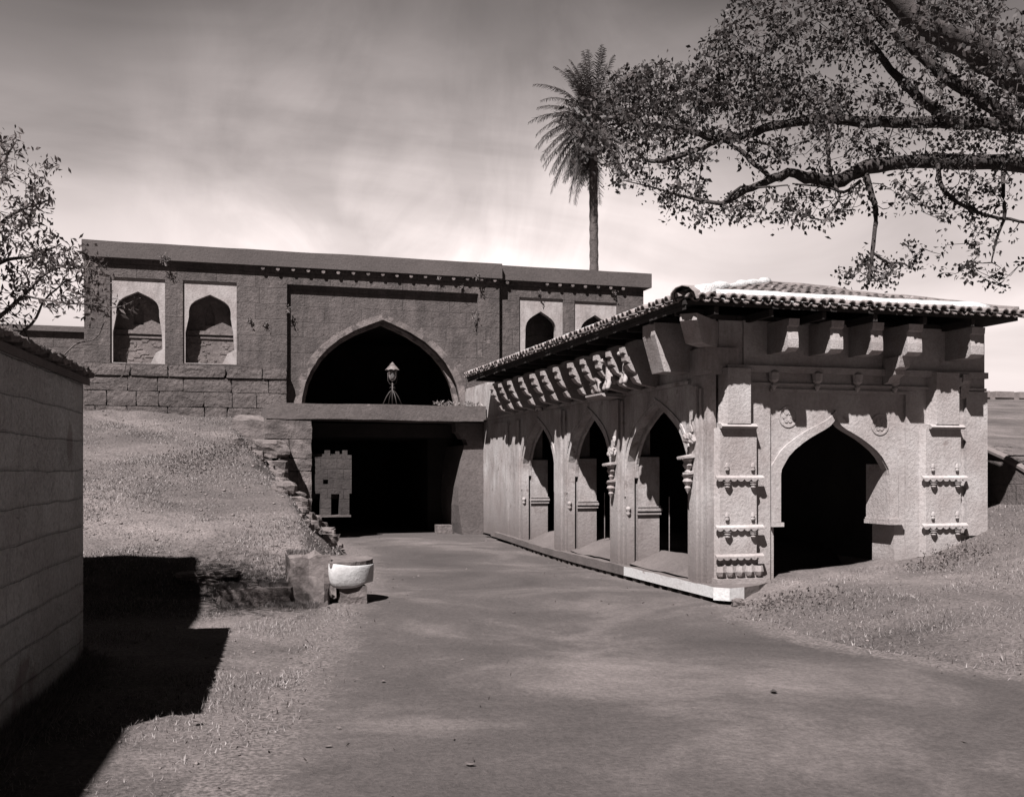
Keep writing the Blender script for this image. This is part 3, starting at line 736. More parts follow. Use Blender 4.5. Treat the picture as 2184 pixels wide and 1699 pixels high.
# ================================================================== LANTERN on the bridge
lp = on_y(837, 862, 27.6); LX, LY, LZ = lp.x, 27.6, 3.72
lan = thing('lantern', 'iron lantern with a fluted conical cap standing on the stone bridge', 'lantern', (LX, LY, LZ))
pxm = 28.0 / 2188
def lz(py): return LZ + (862 - py) * pxm * 0.985
for sx, sy in ((-1, 0), (1, 0), (0.32, -0.5), (-0.32, 0.5)):
    MB().tube([(LX + sx * 0.27, LY + sy * 0.4, LZ), (LX + sx * 0.16, LY + sy * 0.24, lz(843)), (LX + sx * 0.08, LY + sy * 0.12, lz(833)), (LX, LY, lz(828)), (LX, LY, lz(822))], 0.013, 6).build('leg', M['iron'], lan, smooth=True)
po = MB().tube([(LX, LY, LZ), (LX, LY, lz(812))], 0.02, 8)
po.build('post', M['iron'], lan, smooth=True)
sc = MB()
for s_ in (-1, 1):
    sc.tube([(LX, LY, lz(826)), (LX + s_ * 0.05, LY, lz(822)), (LX + s_ * 0.08, LY, lz(824.5)), (LX + s_ * 0.06, LY, lz(826.5))], 0.009, 6)
    
sc.build('scroll', M['iron'], lan, smooth=True)
for s_ in (-1, 1):
    MB().tube([(LX, LY, lz(818)), (LX + s_ * 0.08, LY, lz(815)), (LX + s_ * 0.125, LY, lz(808)), (LX + s_ * 0.128, LY, lz(788))], 0.010, 6).build('bracket_arm', M['iron'], lan, smooth=True)
MB().lathe((LX, LY, 0), [(0.02, lz(810)), (0.09, lz(805)), (0.105, lz(800)), (0.105, lz(791)), (0.10, lz(789))], 14).build('glass', M['glass'], lan, smooth=True)
MB().lathe((LX, LY, 0), [(0.0, lz(808)), (0.03, lz(806)), (0.035, lz(798)), (0.012, lz(794)), (0.0, lz(793))], 10).build('burner', M['iron'], lan, smooth=True)
MB().lathe((LX, LY, 0), [(0.13, lz(790)), (0.13, lz(787)), (0.10, lz(786.5)), (0.0, lz(786.5))], 14).build('collar', M['iron'], lan)
cap = MB(); nseg = 32
vs, fs = [], []
for r, z_, fl in ((0.19, lz(785.5), 0.10), (0.135, lz(780), 0.05), (0.065, lz(774.5), 0.0)):
    for j in range(nseg):
        th = 2 * math.pi * j / nseg; rr_ = r * (1 + fl * math.cos(th * 8))
        vs.append((LX + rr_ * math.cos(th), LY + rr_ * math.sin(th), z_ - fl * 0.15 * math.cos(th * 8)))
for i in range(2):
    for j in range(nseg): fs.append((i * nseg + j, i * nseg + (j + 1) % nseg, (i + 1) * nseg + (j + 1) % nseg, (i + 1) * nseg + j))
cap.add(vs, fs); cap.lathe((LX, LY, 0), [(0.085, lz(775)), (0.06, lz(773)), (0.02, lz(769.5)), (0.0, lz(768))], 12)
cap.build('cap', stone('lamp_tin', 0.18, 0.26, 4, rough=0.4, bump=0.1), lan)

# ================================================================== PORCH (arcaded pavilion on the right)
porch = thing('arcaded_pavilion', 'pale plastered pavilion with pointed arches, stone brackets and a tiled roof', 'pavilion', (PX, PY, 0))
WT = 4.30
T = 0.62
lefts = []
for p0, p1, ap, ytop in ((1115, 1182, 1147, 898), (1212, 1301, 1253, 878), (1337, 1467, 1391, 862)):
    y1, y0 = on_x(p0, 0, PX).y, on_x(p1, 0, PX).y
    lefts.append(((y0 + y1) / 2, (y1 - y0) / 2, on_x(ap, ytop, PX).z))
PB = 0.24
# left wall (faces -X), outline in (y,z)
pts = [(PY, PB)]
pin = [(PY + 0.02, PB)]
for c, hf, za in reversed(lefts):
    pts += arch(c, hf, PB, 1.88, za, POINTED)
    hi = hf - 0.055
    pin += [(c - hi, PB), (c - hi, 2.22), (c - hf - .36, 2.26), (c - hf - .36, 3.1), (c - .5, 3.62), (c + .5, 3.62), (c + hf + .36, 3.1), (c + hf + .36, 2.26), (c + hi, 2.22), (c + hi, PB)]
    ringm = arch_ring(c, hf - 0.06, 1.84, za - 0.09, POINTED, 0.10, 0.12)
    MB().plate(ringm, [], (PX + 0.152, 0, 0), Y, Z, X, 0.05).build('inner_moulding', M['plaster'], porch)
pts += [(29.6, PB), (29.6, WT), (PY, WT)]; pin += [(29.59, PB), (29.59, WT - .01), (PY + 0.02, WT - .01)]
MB().plate(pts, [], (PX, 0, 0), Y, Z, X, 0.15).build('arcade_wall', M['plaster'], porch)
MB().plate(pin, [], (PX + 0.204, 0, 0), Y, Z, X, T - 0.204).build('inner_arcade', M['plaster'], porch)
# front wall (faces -Y)
FC, FH = 9.59, 0.985
FX0, FX1 = on_y(1643, 0, PY).x, on_y(1932, 0, PY).x       # sunk panel around the arch
FZT = on_y(1780, 838, PY).z
o_ = [(PX + T + 0.002, -0.3), (FX0, -0.3), (FX0, FZT), (FX1, FZT), (FX1, -0.3), (PXR, -0.3), (PXR, WT), (PX + T + 0.002, WT)]
MB().plate(o_, [], (0, PY, 0), X, Z, Y, 0.045).build('front_wall', M['plasterf'], porch)
fa = arch(FC, FH, -0.3, 1.90, 2.80, OGEE)
low = [(FC - FH - 0.12, -0.3), (FC - FH - 0.12, 1.13), (FC - FH, 1.13)] + arch(FC, FH, 1.14, 1.90, 2.80, OGEE)[0:] + [(FC + FH, 1.13), (FC + FH + 0.12, 1.13), (FC + FH + 0.12, -0.3)]
MB().plate([(PX + T + 0.002, -0.3)] + low + [(PXR, -0.3), (PXR, WT), (PX + T + 0.002, WT)], [], (0, PY + 0.048, 0), X, Z, Y, 0.15).build('arch_wall', M['plasterf'], porch)
wide = [(FC - FH - 0.12, -0.3), (FC - FH - 0.12, 1.13), (FC - FH, 1.14), (FC - FH, 2.05), (FC - FH - .1, 2.1), (FC - FH - .1, 2.7), (FC - .5, 3.2), (FC + .5, 3.2), (FC + FH + .4, 2.8), (FC + FH + .4, 2.16), (FC + FH, 2.08), (FC + FH, 1.14), (FC + FH + 0.12, 1.13), (FC + FH + 0.12, -0.3)]
MB().plate([(PX + T + 0.002, -0.3)] + wide + [(PXR, -0.3), (PXR, WT - .01), (PX + T + 0.002, WT - .01)], [], (0, PY + 0.20, 0), X, Z, Y, T - 0.2).build('inner_arch_wall', M['plasterf'], porch)
MB().plate(arch_ring(FC, FH + 0.01, 1.17, 2.81, [(1, 0), (1, .3)] + [(u, .45 + .55 * v) for u, v in OGEE], 0.17, 0.13), [], (0, PY + 0.012, 0), X, Z, Y, 0.05).build('archivolt', M['plasterf'], porch)
# other walls, ceiling and floor
MB().box((PXR - 0.4, PY + T, -0.3), (PXR, PYR + 2.4, WT)).build('side_wall', M['plaster'], porch)
MB().box((PX + T, PYR + 2.0, -0.3), (PXR - 0.4, PYR + 2.4, WT)).build('rear_wall', M['plaster'], porch)
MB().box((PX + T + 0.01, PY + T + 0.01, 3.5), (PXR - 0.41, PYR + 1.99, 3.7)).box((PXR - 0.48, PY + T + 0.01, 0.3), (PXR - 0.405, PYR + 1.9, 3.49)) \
    .box((PX + T + 0.3, PYR + 1.9, 0.3), (PXR - 0.5, PYR + 1.99, 3.49)).build('inner_lining', M['shade_dark'], porch)  # ceiling and wall lining carry the room's shade in their colour
fl = []
fx = np.linspace(PX + 0.05, PXR - 0.41, 30); fy = np.linspace(PY + 0.1, PYR + 1.9, 60)
A_, B_ = np.meshgrid(fx, fy)
fz = 0.26 + 0.24 * sstep(0, 0.75, A_ - PX) + 0.05 * fbm(A_ * 1.5, B_ * 1.5, 3) - 0.62 * sstep(8.1, 8.7, A_) * (1 - sstep(17.2, 18.2, B_)) * sstep(14.2, 14.32, B_)
a = (np.meshgrid(np.arange(29), np.arange(59))[1] * 30 + np.meshgrid(np.arange(29), np.arange(59))[0]).ravel()
soup('floor', np.stack([A_.ravel(), B_.ravel(), fz.ravel()], 1), np.stack([a, a + 1, a + 31, a + 30], 1), M['floor'], porch, smooth=True)
# inner jamb edge boards of the arches and impost mouldings on the far jambs
for c, hf, za in lefts:
    yj = c + hf - 0.055
    MB().box((PX + 0.17, yj - 0.04, 1.17), (PX + T + 0.02, yj - 0.001, 1.21)).box((PX + 0.16, yj - 0.06, 1.235), (PX + T + 0.03, yj - 0.001, 1.285)).box((PX + 0.17, yj - 0.03, 1.305), (PX + T + 0.02, yj - 0.001, 1.325)).build('impost', M['plaster'], porch)
    MB().lathe((PX + 0.03, yj + 0.055, 0), [(0, 1.13), (0.03, 1.16), (0.045, 1.20), (0.02, 1.23), (0.045, 1.25), (0.045, 1.30), (0, 1.32)], 10).build('impost_knob', M['carved'], porch, smooth=True)
    # door post inside the arch, a thin sunlit pole
    MB().box((PX + T + 0.10, yj - 0.20, 0.45), (PX + T + 0.112, yj - 0.188, 1.5)).build('door_post', M['plaster'], porch)
    ring = arch_ring(c, hf + 0.04, 1.5, za + 0.05, [(1, 0), (1, .3)] + [(u, .35 + .65 * v) for u, v in POINTED], 0.05, 0.05)
    MB().plate(ring, [], (PX - 0.02, 0, 0), Y, Z, X, 0.03).build('arch_moulding', M['plaster'], porch)
MB().box((FC - FH - 0.19, PY - 0.03, 1.10), (FC - FH + 0.02, PY + T, 1.165)).build('impost', M['plasterf'], porch)
MB().box((FC + FH - 0.04, PY - 0.05, 1.10), (FC + FH + 0.24, PY + T, 1.165)).box((FC + FH - 0.02, PY - 0.03, 1.17), (FC + FH + 0.22, PY + T, 1.20)).build('impost', M['plasterf'], porch)
# flat strips on the piers of the left face
def lstrip(y0, y1, z0, z1, pr=0.03): return MB().box((PX - pr, y0, z0), (PX + 0.001, y1, z1))
edges = []
piers = [(PY + 0.02, lefts[2][0] - lefts[2][1]), (lefts[2][0] + lefts[2][1], lefts[1][0] - lefts[1][1]), (lefts[1][0] + lefts[1][1], lefts[0][0] - lefts[0][1]), (lefts[0][0] + lefts[0][1], 26.6)]
for q, (a0, a1) in enumerate(piers):
    a0 += 0.10; a1 -= 0.10
    if q == 3:
        st = MB(); yy = a0 + 0.1
        for wd, pr in ((0.3, .04), (0.55, .02), (0.25, .05), (1.4, .03)):
            st.box((PX - pr, yy, 0.2), (PX + 0.001, yy + wd, 3.2)); yy += wd + 0.05
        st.build('pilaster', M['plaster'], porch)
    else:
        m_ = (a0 + a1) / 2; wv = (a1 - a0)
        lstrip(a0 + 0.02, a1 - 0.02, PB, 3.25, 0.035).box((PX - 0.075, m_ - wv * 0.27, PB), (PX - 0.036, m_ + wv * 0.27, 3.28)).build('pilaster', M['plaster'], porch)
# string courses
MB().box((PX - 0.05, PY + 0.55, 3.34), (PX - 0.001, 28.5, 3.40)).build('string_course', M['plaster'], porch)
MB().box((FX0 - 0.02, PY - 0.03, FZT), (FX1 + 0.04, PY - 0.001, FZT + 0.045)).box((PX + 0.3, PY - 0.09, 3.50), (PXR, PY - 0.001, 3.60)).box((PX + 0.3, PY - 0.05, 3.3), (PXR, PY - 0.001, 3.34)).build('string_course', M['plasterf'], porch)

# ornament pieces ---------------------------------------------------
def scallop_shelf(c, w, dep, out, side):
    """thin shelf with a hanging scalloped edge"""
    c, out, side = Vector(c), Vector(out), Vector(side)
    mb = MB()
    mb.prism([(0, 0.0), (dep, -0.015), (dep, 0.012), (dep * .5, 0.03), (0, 0.05)], c, out, side, w)
    n = max(3, int(round(w / 0.12)))
    for i in range(n):
        u = (i + 0.5) / n * w - w / 2; r = w / n / 2 * 0.92
        pr = [(math.cos(t) * r, math.sin(t) * r * 0.75) for t in np.linspace(math.pi, 2 * math.pi, 7)]
        mb.plate(pr, [], c + out * (dep - 0.026) + side * u + Vector((0, 0, -0.005)), side, Z, out, 0.024)
    return mb
def pendant(c, out, s=1.0):
    c = Vector(c) + Vector(out) * 0.045 * s
    return MB().lathe(c, [(0.0, -0.16 * s), (0.022 * s, -0.13 * s), (0.05 * s, -0.10 * s), (0.035 * s, -0.075 * s), (0.065 * s, -0.05 * s), (0.045 * s, -0.03 * s), (0.075 * s, -0.015 * s), (0.08 * s, 0.0)], 10)
def little_capital(c, out, s=1.0):
    c = Vector(c) + Vector(out) * 0.04 * s
    return MB().lathe(c, [(0.0, 0), (0.05 * s, 0.005), (0.055 * s, 0.04 * s), (0.04 * s, 0.06 * s), (0.06 * s, 0.09 * s), (0.05 * s, 0.15 * s), (0.03 * s, 0.19 * s), (0, 0.2 * s)], 10, sy=.55)

def pilaster_front(px0, px1, upper0, upper1, uy0, uy1, shelves, dmg):
    a0, a1 = on_y(px0, 0, PY).x, on_y(px1, 0, PY).x; c = (a0 + a1) / 2; w_ = a1 - a0
    u0, u1 = on_y(upper0, 0, PY).x, on_y(upper1, 0, PY).x
    # main shaft (three faces) from the ground to the moulding, in steps of depth
    z_up0, z_up1 = on_y((px0 + px1) / 2, uy1, PY - .1).z, on_y((px0 + px1) / 2, uy0, PY - .1).z
    prof = lambda x0, x1, d: [(x0, 0), (x0 + d * .5, -d), (x1 - d * .5, -d), (x1, 0)]
    def shaft(x0, x1, d, z0, z1):
        mb = MB(); p = prof(x0, x1, d)
        vs = [(x, PY + y - 0.001, z0) for x, y in p] + [(x, PY + y - 0.001, z1) for x, y in p]
        return mb.add(vs, [(0, 1, 5, 4), (1, 2, 6, 5), (2, 3, 7, 6), (4, 5, 6, 7), (3, 2, 1, 0)])
    shaft(u0, u1, 0.16, z_up0, z_up1).build('pilaster', M['plasterf'], porch)
    zs = [on_y((px0 + px1) / 2, s_, PY - .15).z for s_ in shelves]
    shaft(a0 + 0.03, a1 - 0.06, 0.10, 0.0, z_up0 - 0.07).build('pilaster', M['plasterf'], porch)
    MB().prism([(0, 0), (.16, 0), (.19, .03), (.14, .07), (0, .09)], ((u0 + u1) / 2, PY, z_up0 - 0.075), -Y, X, (u1 - u0) + .06).build('capital', M['plasterf'], porch)
    for k, zz in enumerate(zs):
        sh = scallop_shelf((c, PY - 0.095, zz), w_, 0.06, -Y, X).build('shelf', M['plasterf'], porch)
        if k < len(zs) - 1 or len(zs) < 3:
            for s_ in (-1, 1):
                pendant((c + s_ * w_ * 0.27, PY - 0.10, zz - 0.05), -Y, 0.8).build('pendant', M['plasterf'], sh)
        if k < 2:
            for s_ in (-1, 1):
                little_capital((c + s_ * w_ * 0.27, PY - 0.10, zz + 0.12), -Y, 0.62).build('finial', M['plasterf'], sh)
    return a0, a1, c, zs
a0, a1, c, zs = pilaster_front(1519, 1620, 1532, 1600, 785, 903, (1020, 1126, 1188), True)
# lotus band at the foot of the corner pilaster
lb = MB()
for i in range(5):
    x_ = a0 + (a1 - a0) * (i + 0.5) / 5
    lb.add(*(lambda m: (m.v, m.f))(MB().lathe((x_, PY - 0.12, 0), [(0, 0.34), (0.05, 0.37), (0.075, 0.43), (0.06, 0.52)], 8)))
lb.box((a0, PY - 0.17, 0.2), (a1, PY - 0.001, 0.33))
lb.build('lotus_band', M['plasterf'], porch, smooth=False)
b0, b1, c2, zs2 = pilaster_front(1957, 2052, 1975, 2040, 795, 905, (1020, 1122), False)
MB().box((PXR - 0.42, PY - 0.07, 0.9), (PXR + 0.0, PY - 0.001, 3.28)).build('pilaster', M['plasterf'], porch)
# roundels in the spandrels
for (px_, py_) in ((1684, 888), (1880, 905)):
    p = on_y(px_, py_, PY)
    mb = MB(); ring = [(math.cos(t) * .17, math.sin(t) * .17) for t in np.linspace(0, 2 * math.pi, 25)[:-1]]; inn = [(a_ * .85, b_ * .85) for a_, b_ in ring]
    mb.plate(ring, [inn], (p.x, PY + 0.036, p.z), X, Z, Y, 0.02)
    for t in np.linspace(0, 2 * math.pi, 7)[:-1]:
        r2 = [(math.cos(t) * .07 + math.cos(q) * .035, math.sin(t) * .07 + math.sin(q) * .035) for q in np.linspace(0, 2 * math.pi, 9)[:-1]]
        mb.plate(r2, [], (p.x, PY + 0.038, p.z), X, Z, Y, 0.02)
    mb.build('roundel', M['plasterf'], porch)
# ornament on the left face of the corner pier and of the next pier, seen from the side
for (pxc, shelfy, w_) in ((1484, (975, 1010), 0.34), (1318, (990, 1027), 0.34)):
    yy = on_x(pxc, 0, PX).y
    for k, sy_ in enumerate(shelfy):
        zz = on_x(pxc, sy_, PX - .15).z
        sh = scallop_shelf((PX - 0.07, yy, zz), w_ - 0.10 - 0.08 * k, 0.20 - 0.08 * k, -X, Y).build('shelf', M['carved'], porch)
        MB().lathe((PX - 0.14, yy, zz - 0.02), [(0, -0.30), (0.03, -0.24), (0.05, -0.2), (0.035, -0.17), (0.08, -0.1), (0.06, -0.05), (0.1, 0)], 10).build('pendant', M['carved'], sh, smooth=False)
    # carved bird-like crest above
    MB().rock((PX - 0.12, yy, zz + 0.55), (0.10, 0.24, 0.14), seed=pxc, rough=0.5, boxy=0.3).rock((PX - 0.07, yy - 0.04, zz + 0.74), (0.07, 0.10, 0.18), seed=pxc + 1, rough=0.4, boxy=0.3).build('carved_crest', M['carved'], porch)
# crescent relief above
# corbels ----------------------------------------------------------
def corbel_prof(p, h):
    return [(0, -.16 * h), (.5 * p, -.05 * h), (.62 * p, 0), (.70 * p, .14 * h), (.62 * p, .19 * h), (.60 * p, .26 * h), (.78 * p, .36 * h), (.88 * p, .5 * h), (.80 * p, .55 * h), (.93 * p, .62 * h), (.95 * p, .78 * h), (.9 * p, .8 * h), (p, .85 * h), (p, h), (0, h)]
for pxc in (1068, 1087, 1107, 1132, 1157, 1180, 1208, 1240, 1268, 1297, 1325, 1355):
    yy = on_x(pxc, 0, PX - 0.4).y
    MB().prism(corbel_prof(0.66, 0.58), (PX, yy, 3.46), -X, Y, 0.17 + 0.05 * random.random()).build('bracket', M['carved'], porch)
def big_block(c, out, side, w_, p, h):
    return MB().prism([(0, 0), (p * .75, 0), (p, h * .75), (p, h), (0, h)], c, out, side, w_)
y1_ = on_x(1403, 0, PX - 0.5).y
big_block((PX, y1_, 3.52), -X, Y, 0.46, 0.66, 0.76).build('bracket', M['carved'], porch)
dg = Vector((-1, -1, 0)).normalized(); dgs = Vector((1, -1, 0)).normalized()
big_block((PX + 0.1, PY + 0.1, 3.86), dg, dgs, 0.26, 1.02, 0.40).build('bracket', M['carved'], porch)
MB().box((PX - 0.06, PY - 0.06, 3.45), (PX + 0.5, PY + 0.5, 3.86)).build('corner_block', M['plaster'], porch)
for pxc, wpx in ((1688, 25), (1781, 30), (1867, 28), (1947, 36), (2080, 34)):
    p = on_y(pxc, 0, PY - 0.55); wv = wpx * 16 / 2188
    MB().prism([(0, 0), (0.52, 0.0), (0.60, .05), (0.60, .18), (0.57, .36), (.62, .38), (.63, .48), (0, .48)], (p.x, PY, 3.78), -Y, X, wv).build('bracket', M['carved'], porch)
    q = on_y(pxc - 35, 0, PY - 0.1)
    MB().lathe((q.x, PY - 0.06, 3.22), [(0, 0), (0.03, .03), (.05, .08), (.03, .12), (.08, .16), (.09, .28), (.04, .32)], 8).build('boss', M['plasterf'], porch)
MB().prism([(0, 0), (0.15, 0.03), (0.2, .1), (0.30, .14), (0.32, .22), (0.42, .25), (0.46, .42), (0, .42)], (on_y(1918, 0, PY - .3).x, PY, 3.36), -Y, X, 0.2).build('bracket', M['carved'], porch)
MB().prism([(0, 0), (0.08, 0.03), (0.12, .25), (0.16, .3), (0.16, .4), (0, .4)], (on_y(2058, 0, PY - .1).x, PY, 3.15), -Y, X, 0.16).build('bracket', M['carved'], porch)

# animal sculptures -------------------------------------------------
def skin_mesh(name, nodes, edges, mat, parent):
    me = bpy.data.meshes.new(name); off = Vector((0, 0, 0)); p = parent
    while p is not None: off += p.location; p = p.parent
    me.from_pydata([tuple(Vector(n_[0]) - off) for n_ in nodes], edges, [])
    o = bpy.data.objects.new(name, me); COL.objects.link(o)
    m = o.modifiers.new('skin', 'SKIN'); m.use_smooth_shade = True
    for i, n_ in enumerate(nodes):
        me.skin_vertices[0].data[i].radius = (n_[1], n_[1]); me.skin_vertices[0].data[i].use_root = (i == 0)
    o.modifiers.new('sub', 'SUBSURF').levels = 1
    dg_ = bpy.context.evaluated_depsgraph_get(); ev = o.evaluated_get(dg_)
    m2 = bpy.data.meshes.new_from_object(ev); m2.name = name
    o.modifiers.clear(); o.data = m2; bpy.data.meshes.remove(me)
    m2.materials.clear(); m2.materials.append(mat)
    m2.polygons.foreach_set('use_smooth', [True] * len(m2.polygons))
    if parent: o.parent = parent
    return o
# elephant on its ledge; it faces away from us along the wall (towards +Y = left in the picture)
ey = on_x(1288, 0, PX - .25).y; ez = on_x(1288, 845, PX - .25).z
el = MB().prism([(0, 0), (.42, 0.02), (.46, .05), (.46, .08), (0, .08)], (PX, ey, ez - 0.05), -X, Y, 0.85).build('ledge', M['carved'], porch)
ex = PX - 0.34; s = 1.0
nd = [((ex, ey - 0.18, ez + .33), .10), ((ex, ey, ez + .37), .115), ((ex, ey + .14, ez + .36), .10), ((ex, ey + .26, ez + .36), .085), ((ex, ey + .36, ez + .30), .05), ((ex, ey + .44, ez + .25), .03), ((ex, ey + .50, ez + .27), .02),
      ((ex - .06, ey - .2, ez + .18), .06), ((ex - .06, ey - .24, ez + .04), .055), ((ex + .06, ey - .2, ez + .18), .06), ((ex + .06, ey - .24, ez + .04), .055),
      ((ex - .06, ey + .14, ez + .2), .055), ((ex - .06, ey + .16, ez + .04), .05), ((ex + .06, ey + .14, ez + .2), .055), ((ex + .06, ey + .16, ez + .04), .05)]
ed = [(0, 1), (1, 2), (2, 3), (3, 4), (4, 5), (5, 6), (0, 7), (7, 8), (0, 9), (9, 10), (2, 11), (11, 12), (2, 13), (13, 14)]
skin_mesh('elephant_carving', nd, ed, M['carved'], porch)
# small seated figure
sy = on_x(1152, 0, PX - .12).y; sz = on_x(1152, 879, PX - .12).z; sx = PX - 0.12
nd = [((sx, sy, sz + .06), .08), ((sx, sy + .02, sz + .22), .075), ((sx, sy + .04, sz + .34), .05), ((sx, sy + .06, sz + .44), .075), ((sx, sy + .14, sz + .42), .03),
      ((sx - .02, sy + .18, sz + .14), .04), ((sx - .02, sy + .2, sz + .03), .035), ((sx - .02, sy - .14, sz + .1), .04), ((sx - .02, sy - .2, sz + .02), .035), ((sx - .04, sy + .16, sz + .26), .03)]
skin_mesh('seated_carving', nd, [(0, 1), (1, 2), (2, 3), (3, 4), (0, 5), (5, 6), (0, 7), (7, 8), (1, 9)], M['carved'], porch)
# lion-like brackets near the corner
for pxc, zc in ((1355, 3.45), (1318, 3.4)):
    yy = on_x(pxc, 0, PX - 0.3).y; x_ = PX - 0.40
    nd = [((x_ + .1, yy, zc + .12), .1), ((x_, yy + .02, zc + .3), .11), ((x_ - .06, yy + .04, zc + .48), .08), ((x_ - .14, yy + .05, zc + .55), .07), ((x_ - .22, yy + .05, zc + .5), .04),
          ((x_ - .1, yy + .08, zc + .1), .045), ((x_ - .14, yy + .1, zc + .0), .045), ((x_ - .1, yy - .06, zc + .1), .045), ((x_ - .14, yy - .08, zc + .0), .045)]
    skin_mesh('beast_carving', nd, [(0, 1), (1, 2), (2, 3), (3, 4), (1, 5), (5, 6), (1, 7), (7, 8)], M['carved'], porch)

# plinth --------------------------------------------------------------
plx = PX - 0.13
mb = MB()
ys = list(np.linspace(13.75, 25.9, 40)); 
for k in range(len(ys) - 1):
    for (a_, b_, c_, d_) in (((plx, ys[k]), (plx, ys[k + 1]), 0.25, 0.25),):
        z0a, z0b = 0.085 + float(road_rise(ys[k])), 0.085 + float(road_rise(ys[k + 1]))
        za_, zb_ = max(.25, z0a + .12) , max(.25, z0b + .12)
        mb.add([(plx, ys[k], z0a), (plx, ys[k + 1], z0b), (plx, ys[k + 1], zb_), (plx, ys[k], za_), (PX + .6, ys[k], z0a), (PX + .6, ys[k + 1], z0b), (PX + .6, ys[k + 1], zb_), (PX + .6, ys[k], za_)], [(0, 1, 2, 3), (3, 2, 6, 7), (0, 4, 5, 1)])
ylim = on_x(1325, 0, plx).y
dark = MB(); 
pl = thing('plinth', 'low stone plinth kerb along the foot of the pavilion, its near end whitewashed', 'plinth', (plx, 14, 0))
mbw, mbd = MB(), MB()
for k in range(len(ys) - 1):
    tgt = mbw if ys[k + 1] < ylim + .15 else mbd
    z0a, z0b = 0.085 + float(road_rise(ys[k])), 0.085 + float(road_rise(ys[k + 1]))
    za_, zb_ = max(.25, z0a + .13) + .008 * math.sin(k * 2.1), max(.25, z0b + .13) + .008 * math.sin((k + 1) * 2.1)
    tgt.add([(plx, ys[k], z0a), (plx, ys[k + 1], z0b), (plx, ys[k + 1], zb_), (plx, ys[k], za_)], [(0, 1, 2, 3)])
    mbd.add([(plx, ys[k], za_), (plx, ys[k + 1], zb_), (PX + .02, ys[k + 1], zb_), (PX + .02, ys[k], za_), (plx, ys[k], z0a), (plx, ys[k + 1], z0b), (PX + .02, ys[k + 1], z0b), (PX + .02, ys[k], z0a)], [(0, 1, 2, 3), (4, 7, 6, 5)])
# near end: turns the corner under the pilaster
e0 = 13.75
ex1 = 7.62
tgtp = [(plx, e0), (plx + 0.16, 13.55), (ex1, 13.62), (ex1 + .35, 13.80), (8.35, 14.15)]
for k in range(len(tgtp) - 1):
    (x0_, y0_), (x1_, y1__) = tgtp[k], tgtp[k + 1]
    t_ = mbw if k < 2 else mbd
    t_.add([(x0_, y0_, .06), (x1_, y1__, .06), (x1_, y1__, .25), (x0_, y0_, .25)], [(0, 1, 2, 3)])
poly = [(p_[0], p_[1]) for p_ in tgtp] + [(8.35, 14.199), (PX - .001, 14.199), (plx, 14.199)]
mbd.add([(x_, y_, .25) for x_, y_ in poly], [tuple(range(len(poly)))])
mbw.build('whitewashed_kerb', M['white'], pl)
mbd.build('kerb', M['kerb'], pl)
sup = MB(); yk = 14.2
while yk < 24.5:
    sup.rock((plx + 0.14, yk, 0.02 + float(road_rise(yk))), (0.22, random.uniform(.12, .3), 0.16), seed=yk, rough=.1, boxy=.8, sub=2); yk += random.uniform(.3, .45)
sup.box((plx + 0.2, 13.9, -0.1), (plx + 0.3, 25.5, 0.2))
sup.build('footing', M['kerb'], pl)

# roof ---------------------------------------------------------------
EX, EY, EZ = 6.56, 13.45, 4.43
PK = Vector((9.86, 16.80, 5.33)); RB = 26.4; ERX = 12.42
roof = thing_roof = MB()
slL = (PK.z - EZ) / (PK.x - EX)
# underlay: left slope, front slope, right slope
roof.add([(EX, EY, EZ), (ERX, EY, EZ), tuple(PK), (EX, RB, EZ), (PK.x, RB, PK.z), (ERX, RB, EZ),
          (EX, EY, EZ - .06), (ERX, EY, EZ - .06), (PK.x, PK.y, PK.z - .06), (EX, RB, EZ - .06), (PK.x, RB, PK.z - .06), (ERX, RB, EZ - .06)],
         [(0, 1, 2), (0, 2, 4, 3), (1, 5, 4, 2), (6, 8, 7), (6, 9, 10, 8), (7, 8, 10, 11), (0, 6, 7, 1), (0, 3, 9, 6), (1, 7, 11, 5), (3, 4, 10, 9), (4, 5, 11, 10)])
roof = roof.build('roof', M['wood'], porch)
# rafters
rf = MB(); yy = EY + 0.35
while yy < RB - .2:
    rf.box((EX + .04, yy, EZ - .17), (PX - .02, yy + .07, EZ - .062)); yy += 0.9
xx = EX + 0.5
while xx < ERX - .1:
    rf.box((xx, EY + .04, EZ - .17), (xx + .07, PY - .02, EZ - .062)); xx += 0.9
rf.box((EX + .02, EY + .01, EZ - .13), (EX + .035, RB, EZ - .061)).box((PX + .01, PY + .01, WT), (PX + .5, RB, EZ - .061)).box((PX + .51, PY + .01, WT), (ERX - .1, PY + .5, EZ - .061))
rf.build('rafters', M['wood'], roof)
MB().box((PX + .02, PYR, 2.9), (PX + .6, 29.6, 4.38)).build('end_wall', M['plaster'], porch)

